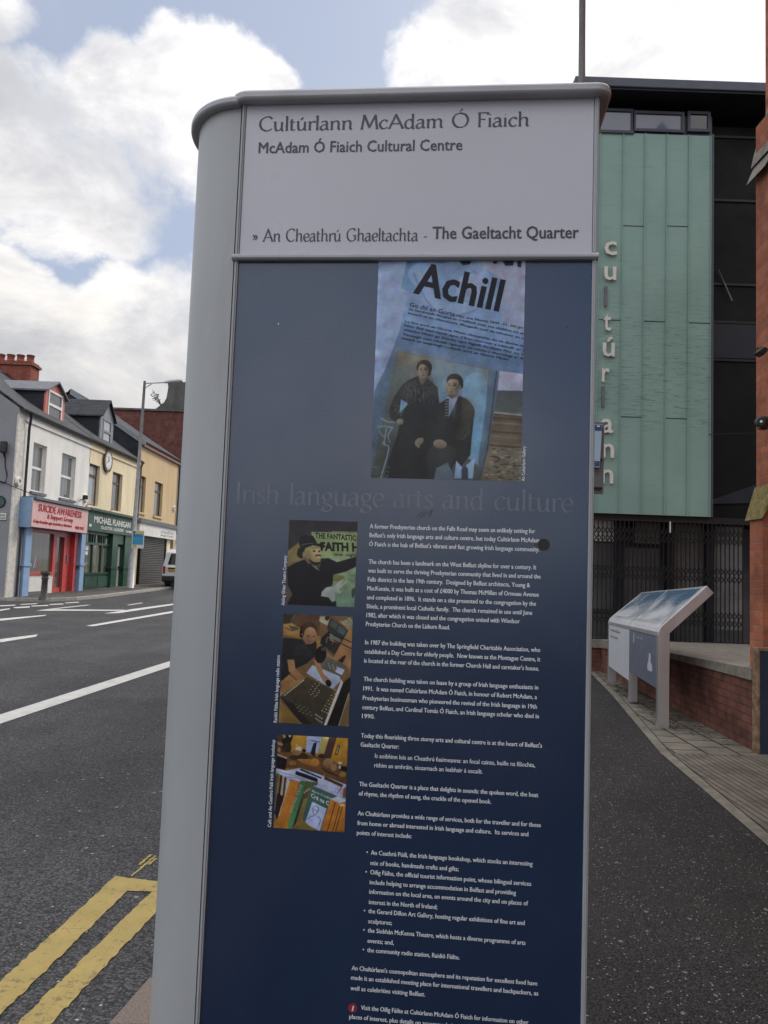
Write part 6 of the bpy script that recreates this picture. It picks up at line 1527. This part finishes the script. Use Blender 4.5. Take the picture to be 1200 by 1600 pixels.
# ---- fittings on the grey gable
gy_ = sA-.001
q = onY(9, 700, sA)
t = thing('wall_lantern', 'black box lantern on the grey gable wall with trailing cable', 'wall lamp', (q.x, sA, q.z))
MB().box((q.x-.10, sA-.22, q.z-.18), (q.x+.10, sA-.06, q.z+.20)).build('housing', M_PLASTIC, t, bevel=.04); MB().tube([(q.x, sA-.1, q.z-.18), (q.x, sA-.02, q.z-.3)], .03, 6).build('bracket', M_PLASTIC, t)
P = [onY(*p_, sA-.02) for p_ in ((8, 712), (8, 728), (11, 742), (8.5, 754), (0, 752))]
t = tag(MB().tube(P, .016, 5).build('cable', M_IRON), 'dark cable hanging below the black lantern on the gable', 'cable')
P = [onY(*p_, sA-.05) for p_ in ((-6, 751), (10, 755), (25, 762))]+[Vector((-11.45, 25.2, 3.6))]
tag(MB().tube(P, .012, 5).build('cable', M_IRON), 'thin cable slung from the gable to the pink shop sign', 'cable')
q = onY(0, 784, sA); t = thing('round_plaque', 'round dark green plaque on the grey gable above the street sign', 'plaque', (q.x, sA, q.z))
MB().tube([(q.x, sA-.03, q.z), (q.x, sA-.001, q.z)], .19, 28).build('disc', M_IRON, t); MB().tube([(q.x, sA-.036, q.z), (q.x, sA-.031, q.z)], .155, 28).build('face', M_GREENS, t)
mb = MB(); text_on(mb, 'ionad', (q.x-.09, sA-.038, q.z+.02), (.18, 0, 0), (0, 0, .05)); text_on(mb, 'pobail', (q.x-.10, sA-.038, q.z-.07), (.2, 0, 0), (0, 0, .05)); mb.build('plaque_lettering', M_LEAD, t)
q0, q1 = onY(-12, 800, sA), onY(10.5, 813, sA)
t = thing('street_sign', 'white street name sign with black border on the grey gable', 'street sign', (q1.x, sA, q1.z))
bx('plate', (q0.x, sA-.02, q1.z), (q1.x, sA-.001, q0.z), M_BOARD, t); mb = MB(); w_ = .012
mb.box((q0.x, sA-.024, q1.z), (q1.x, sA-.0205, q1.z+w_)).box((q0.x, sA-.024, q0.z-w_), (q1.x, sA-.0205, q0.z)).box((q1.x-w_, sA-.024, q1.z+w_), (q1.x, sA-.0205, q0.z-w_)); mb.build('border', M_IRON, t)
mb = MB(); text_on(mb, 'Street', (q1.x-.24, sA-.021, q0.z-.12), (.2, 0, 0), (0, 0, .08), None, 0, .02); text_on(mb, 'Sráid', (q1.x-.23, sA-.021, q1.z+.04), (.19, 0, 0), (0, 0, .07), None, 0, .02); mb.build('sign_lettering', M_IRON, t)

# ---- street furniture across the road
lx, ly = -10.7, 32.95
lz = zfar(ly)+.03
fl2 = thing('lamp_post', 'grey street lamp with side arm in front of the yellow house', 'lamp post', (lx, ly, lz))
zt_ = onY(226, 599, ly).z; xa = onY(226, 599, ly).x
MB().tube([(lx, ly, lz), (lx, ly, lz+1.5), (lx, ly, lz+1.6), (xa, ly, zt_+.1)], [.145, .145, .095, .055], 14).build('pole', M_LAMP, fl2)
e_ = onY(260, 597.5, ly); MB().tube([(xa, ly, zt_), (e_.x, ly, e_.z)], .028, 8).tube([(xa, ly, zt_-.22), (xa+.3, ly, zt_-.02)], .02, 6).build('arm', M_LAMP, fl2)
h1 = onY(285, 595, ly); MB().tube([(e_.x-.1, ly, e_.z), (e_.x+.1, ly, e_.z+.03), (h1.x-.15, ly, h1.z), (h1.x, ly, h1.z)], [.04, .075, .08, .04], 10).build('lamp_head', M_LAMP, fl2)
pa, pb = onY(207, 828.5, ly-.2), onY(224, 857, ly-.2)
pc = thing('placard', 'blue and yellow placard tied to the far street lamp', 'placard', (lx, ly-.2, pb.z))
W_, H_ = pb.x-pa.x, pa.z-pb.z
bx('board', (pa.x, ly-.2, pb.z), (pb.x, ly-.185, pa.z), M_WL, pc)
def pr(u0, u1, v0, v1, m, nm, lift=.0015): bx(nm, (pa.x+W_*u0, ly-.2-lift, pb.z+H_*v0), (pa.x+W_*u1, ly-.2-lift*.3, pb.z+H_*v1), m, pc)
pr(.05, .95, .20, .80, M_PLAC_B, 'blue_field'); pr(.3, .95, .82, .95, M_PLAC_Y, 'yellow_band'); pr(.06, .26, .82, .96, M_PLAC_N, 'purple_square')
mb = MB(); text_on(mb, 'S.Y.C.', (pa.x+W_*.12, ly-.2025, pb.z+H_*.66), (W_*.76, 0, 0), (0, 0, H_*.11), None, 0, .04); mb.build('placard_lettering', M_PLAC_N, pc)
MB().tube([(pa.x+W_*.25, ly-.202, pb.z+H_*.12), (pa.x+W_*.25, ly-.204, pb.z+H_*.12)], W_*.15, 14).build('yellow_disc', M_PLAC_Y, pc)
bq = onZ(68, 938, zfar(24.9)); bl = thing('bollard', 'dark cast iron bollard on the kerb before the pink shop', 'bollard', tuple(bq))
x, y, z = bq
MB().tube([(x, y, z), (x, y, z+.10), (x, y, z+.14), (x, y, z+.62), (x, y, z+.66), (x, y, z+.69), (x, y, z+.76), (x, y, z+.79), (x, y, z+.84), (x, y, z+.87)], [.15, .14, .095, .085, .115, .09, .085, .135, .14, .10], 16).build('post', mat('brown_black_iron', (.045, .035, .032), .6, .3, 12), bl)
# van, nearly hidden by the monolith
vx, vy = -10.3, 36.2
vz = zfar(vy)-.02
van = thing('parked_van', 'white van with dark rear window and yellow number plate, seen from behind', 'van', (vx+.88, vy, vz))
prof = [(0.0, .30), (-.03, .55), (.0, .95), (.03, 1.0), (.20, 1.62), (.32, 1.74), (.7, 1.80), (2.3, 1.79), (2.75, 1.68), (3.35, 1.10), (4.0, .98), (4.25, .75), (4.25, .30)]
mb = MB(); wv = 1.76
def half(z): return wv/2 - (max(z-.95, 0)*.16)
rows = [[(vx+wv/2+s*half(z), vy+y, vz+z) for s in (-1, -.55, .55, 1)] for y, z in prof]
for a, b in zip(rows, rows[1:]):
    for j in range(3): mb.face([a[j], a[j+1], b[j+1], b[j]], smooth=False)
for s in (0, 3): mb.face([r[s] for r in rows] if s == 0 else [r[s] for r in rows][::-1])
mb.face([rows[0][0], rows[-1][0], rows[-1][3], rows[0][3]])
mb.build('body', M_VAN, van, bevel=.03)
cxv = vx+wv/2
def vy_at(z): return vy+.03+(z-1.0)/.62*.17
mb = MB(); mb.face([(cxv-.66, vy_at(1.06)-.012, vz+1.06), (cxv+.66, vy_at(1.06)-.012, vz+1.06), (cxv+.56, vy_at(1.58)-.012, vz+1.58), (cxv-.56, vy_at(1.58)-.012, vz+1.58)]); mb.build('rear_window', M_DARKGLASS, van)
bx('bumper', (vx+.0, vy-.09, vz+.28), (vx+wv, vy+.1, vz+.52), M_PLASTIC, van, .04)
bx('plate_recess', (cxv-.62, vy-.03, vz+.78), (cxv+.62, vy-.005, vz+.92), M_PLASTIC, van); npl = bx('number_plate', (cxv-.60, vy-.04, vz+.72), (cxv-.08, vy-.031, vz+.84), M_YPLATE, van)
mb = MB(); text_on(mb, 'LXI 297', (cxv-.56, vy-.042, vz+.745), (.44, 0, 0), (0, 0, .075), None, 0, .03); mb.build('plate_lettering', M_IRON, npl)
for s in (-1, 1): bx('tail_light', (cxv+s*.80-.06, vy-.03, vz+.62), (cxv+s*.80+.06, vy+.06, vz+.98), M_TAIL, van, .015)
for s in (-1, 1):
    for yw in (.75, 3.35):
        w = MB().tube([(cxv+s*.88, vy+yw, vz+.30), (cxv+s*.66, vy+yw, vz+.30)], .30, 20).build('wheel', M_BLACK, van); MB().tube([(cxv+s*.885, vy+yw, vz+.30), (cxv+s*.879, vy+yw, vz+.30)], .18, 16).build('rim', M_STEEL, w)
for s in (-1, 1): bx('wheel_arch', (cxv+s*.7-.17, vy+.36, vz+.1), (cxv+s*.7+.15, vy+1.1, vz+.42), M_PLASTIC, van)
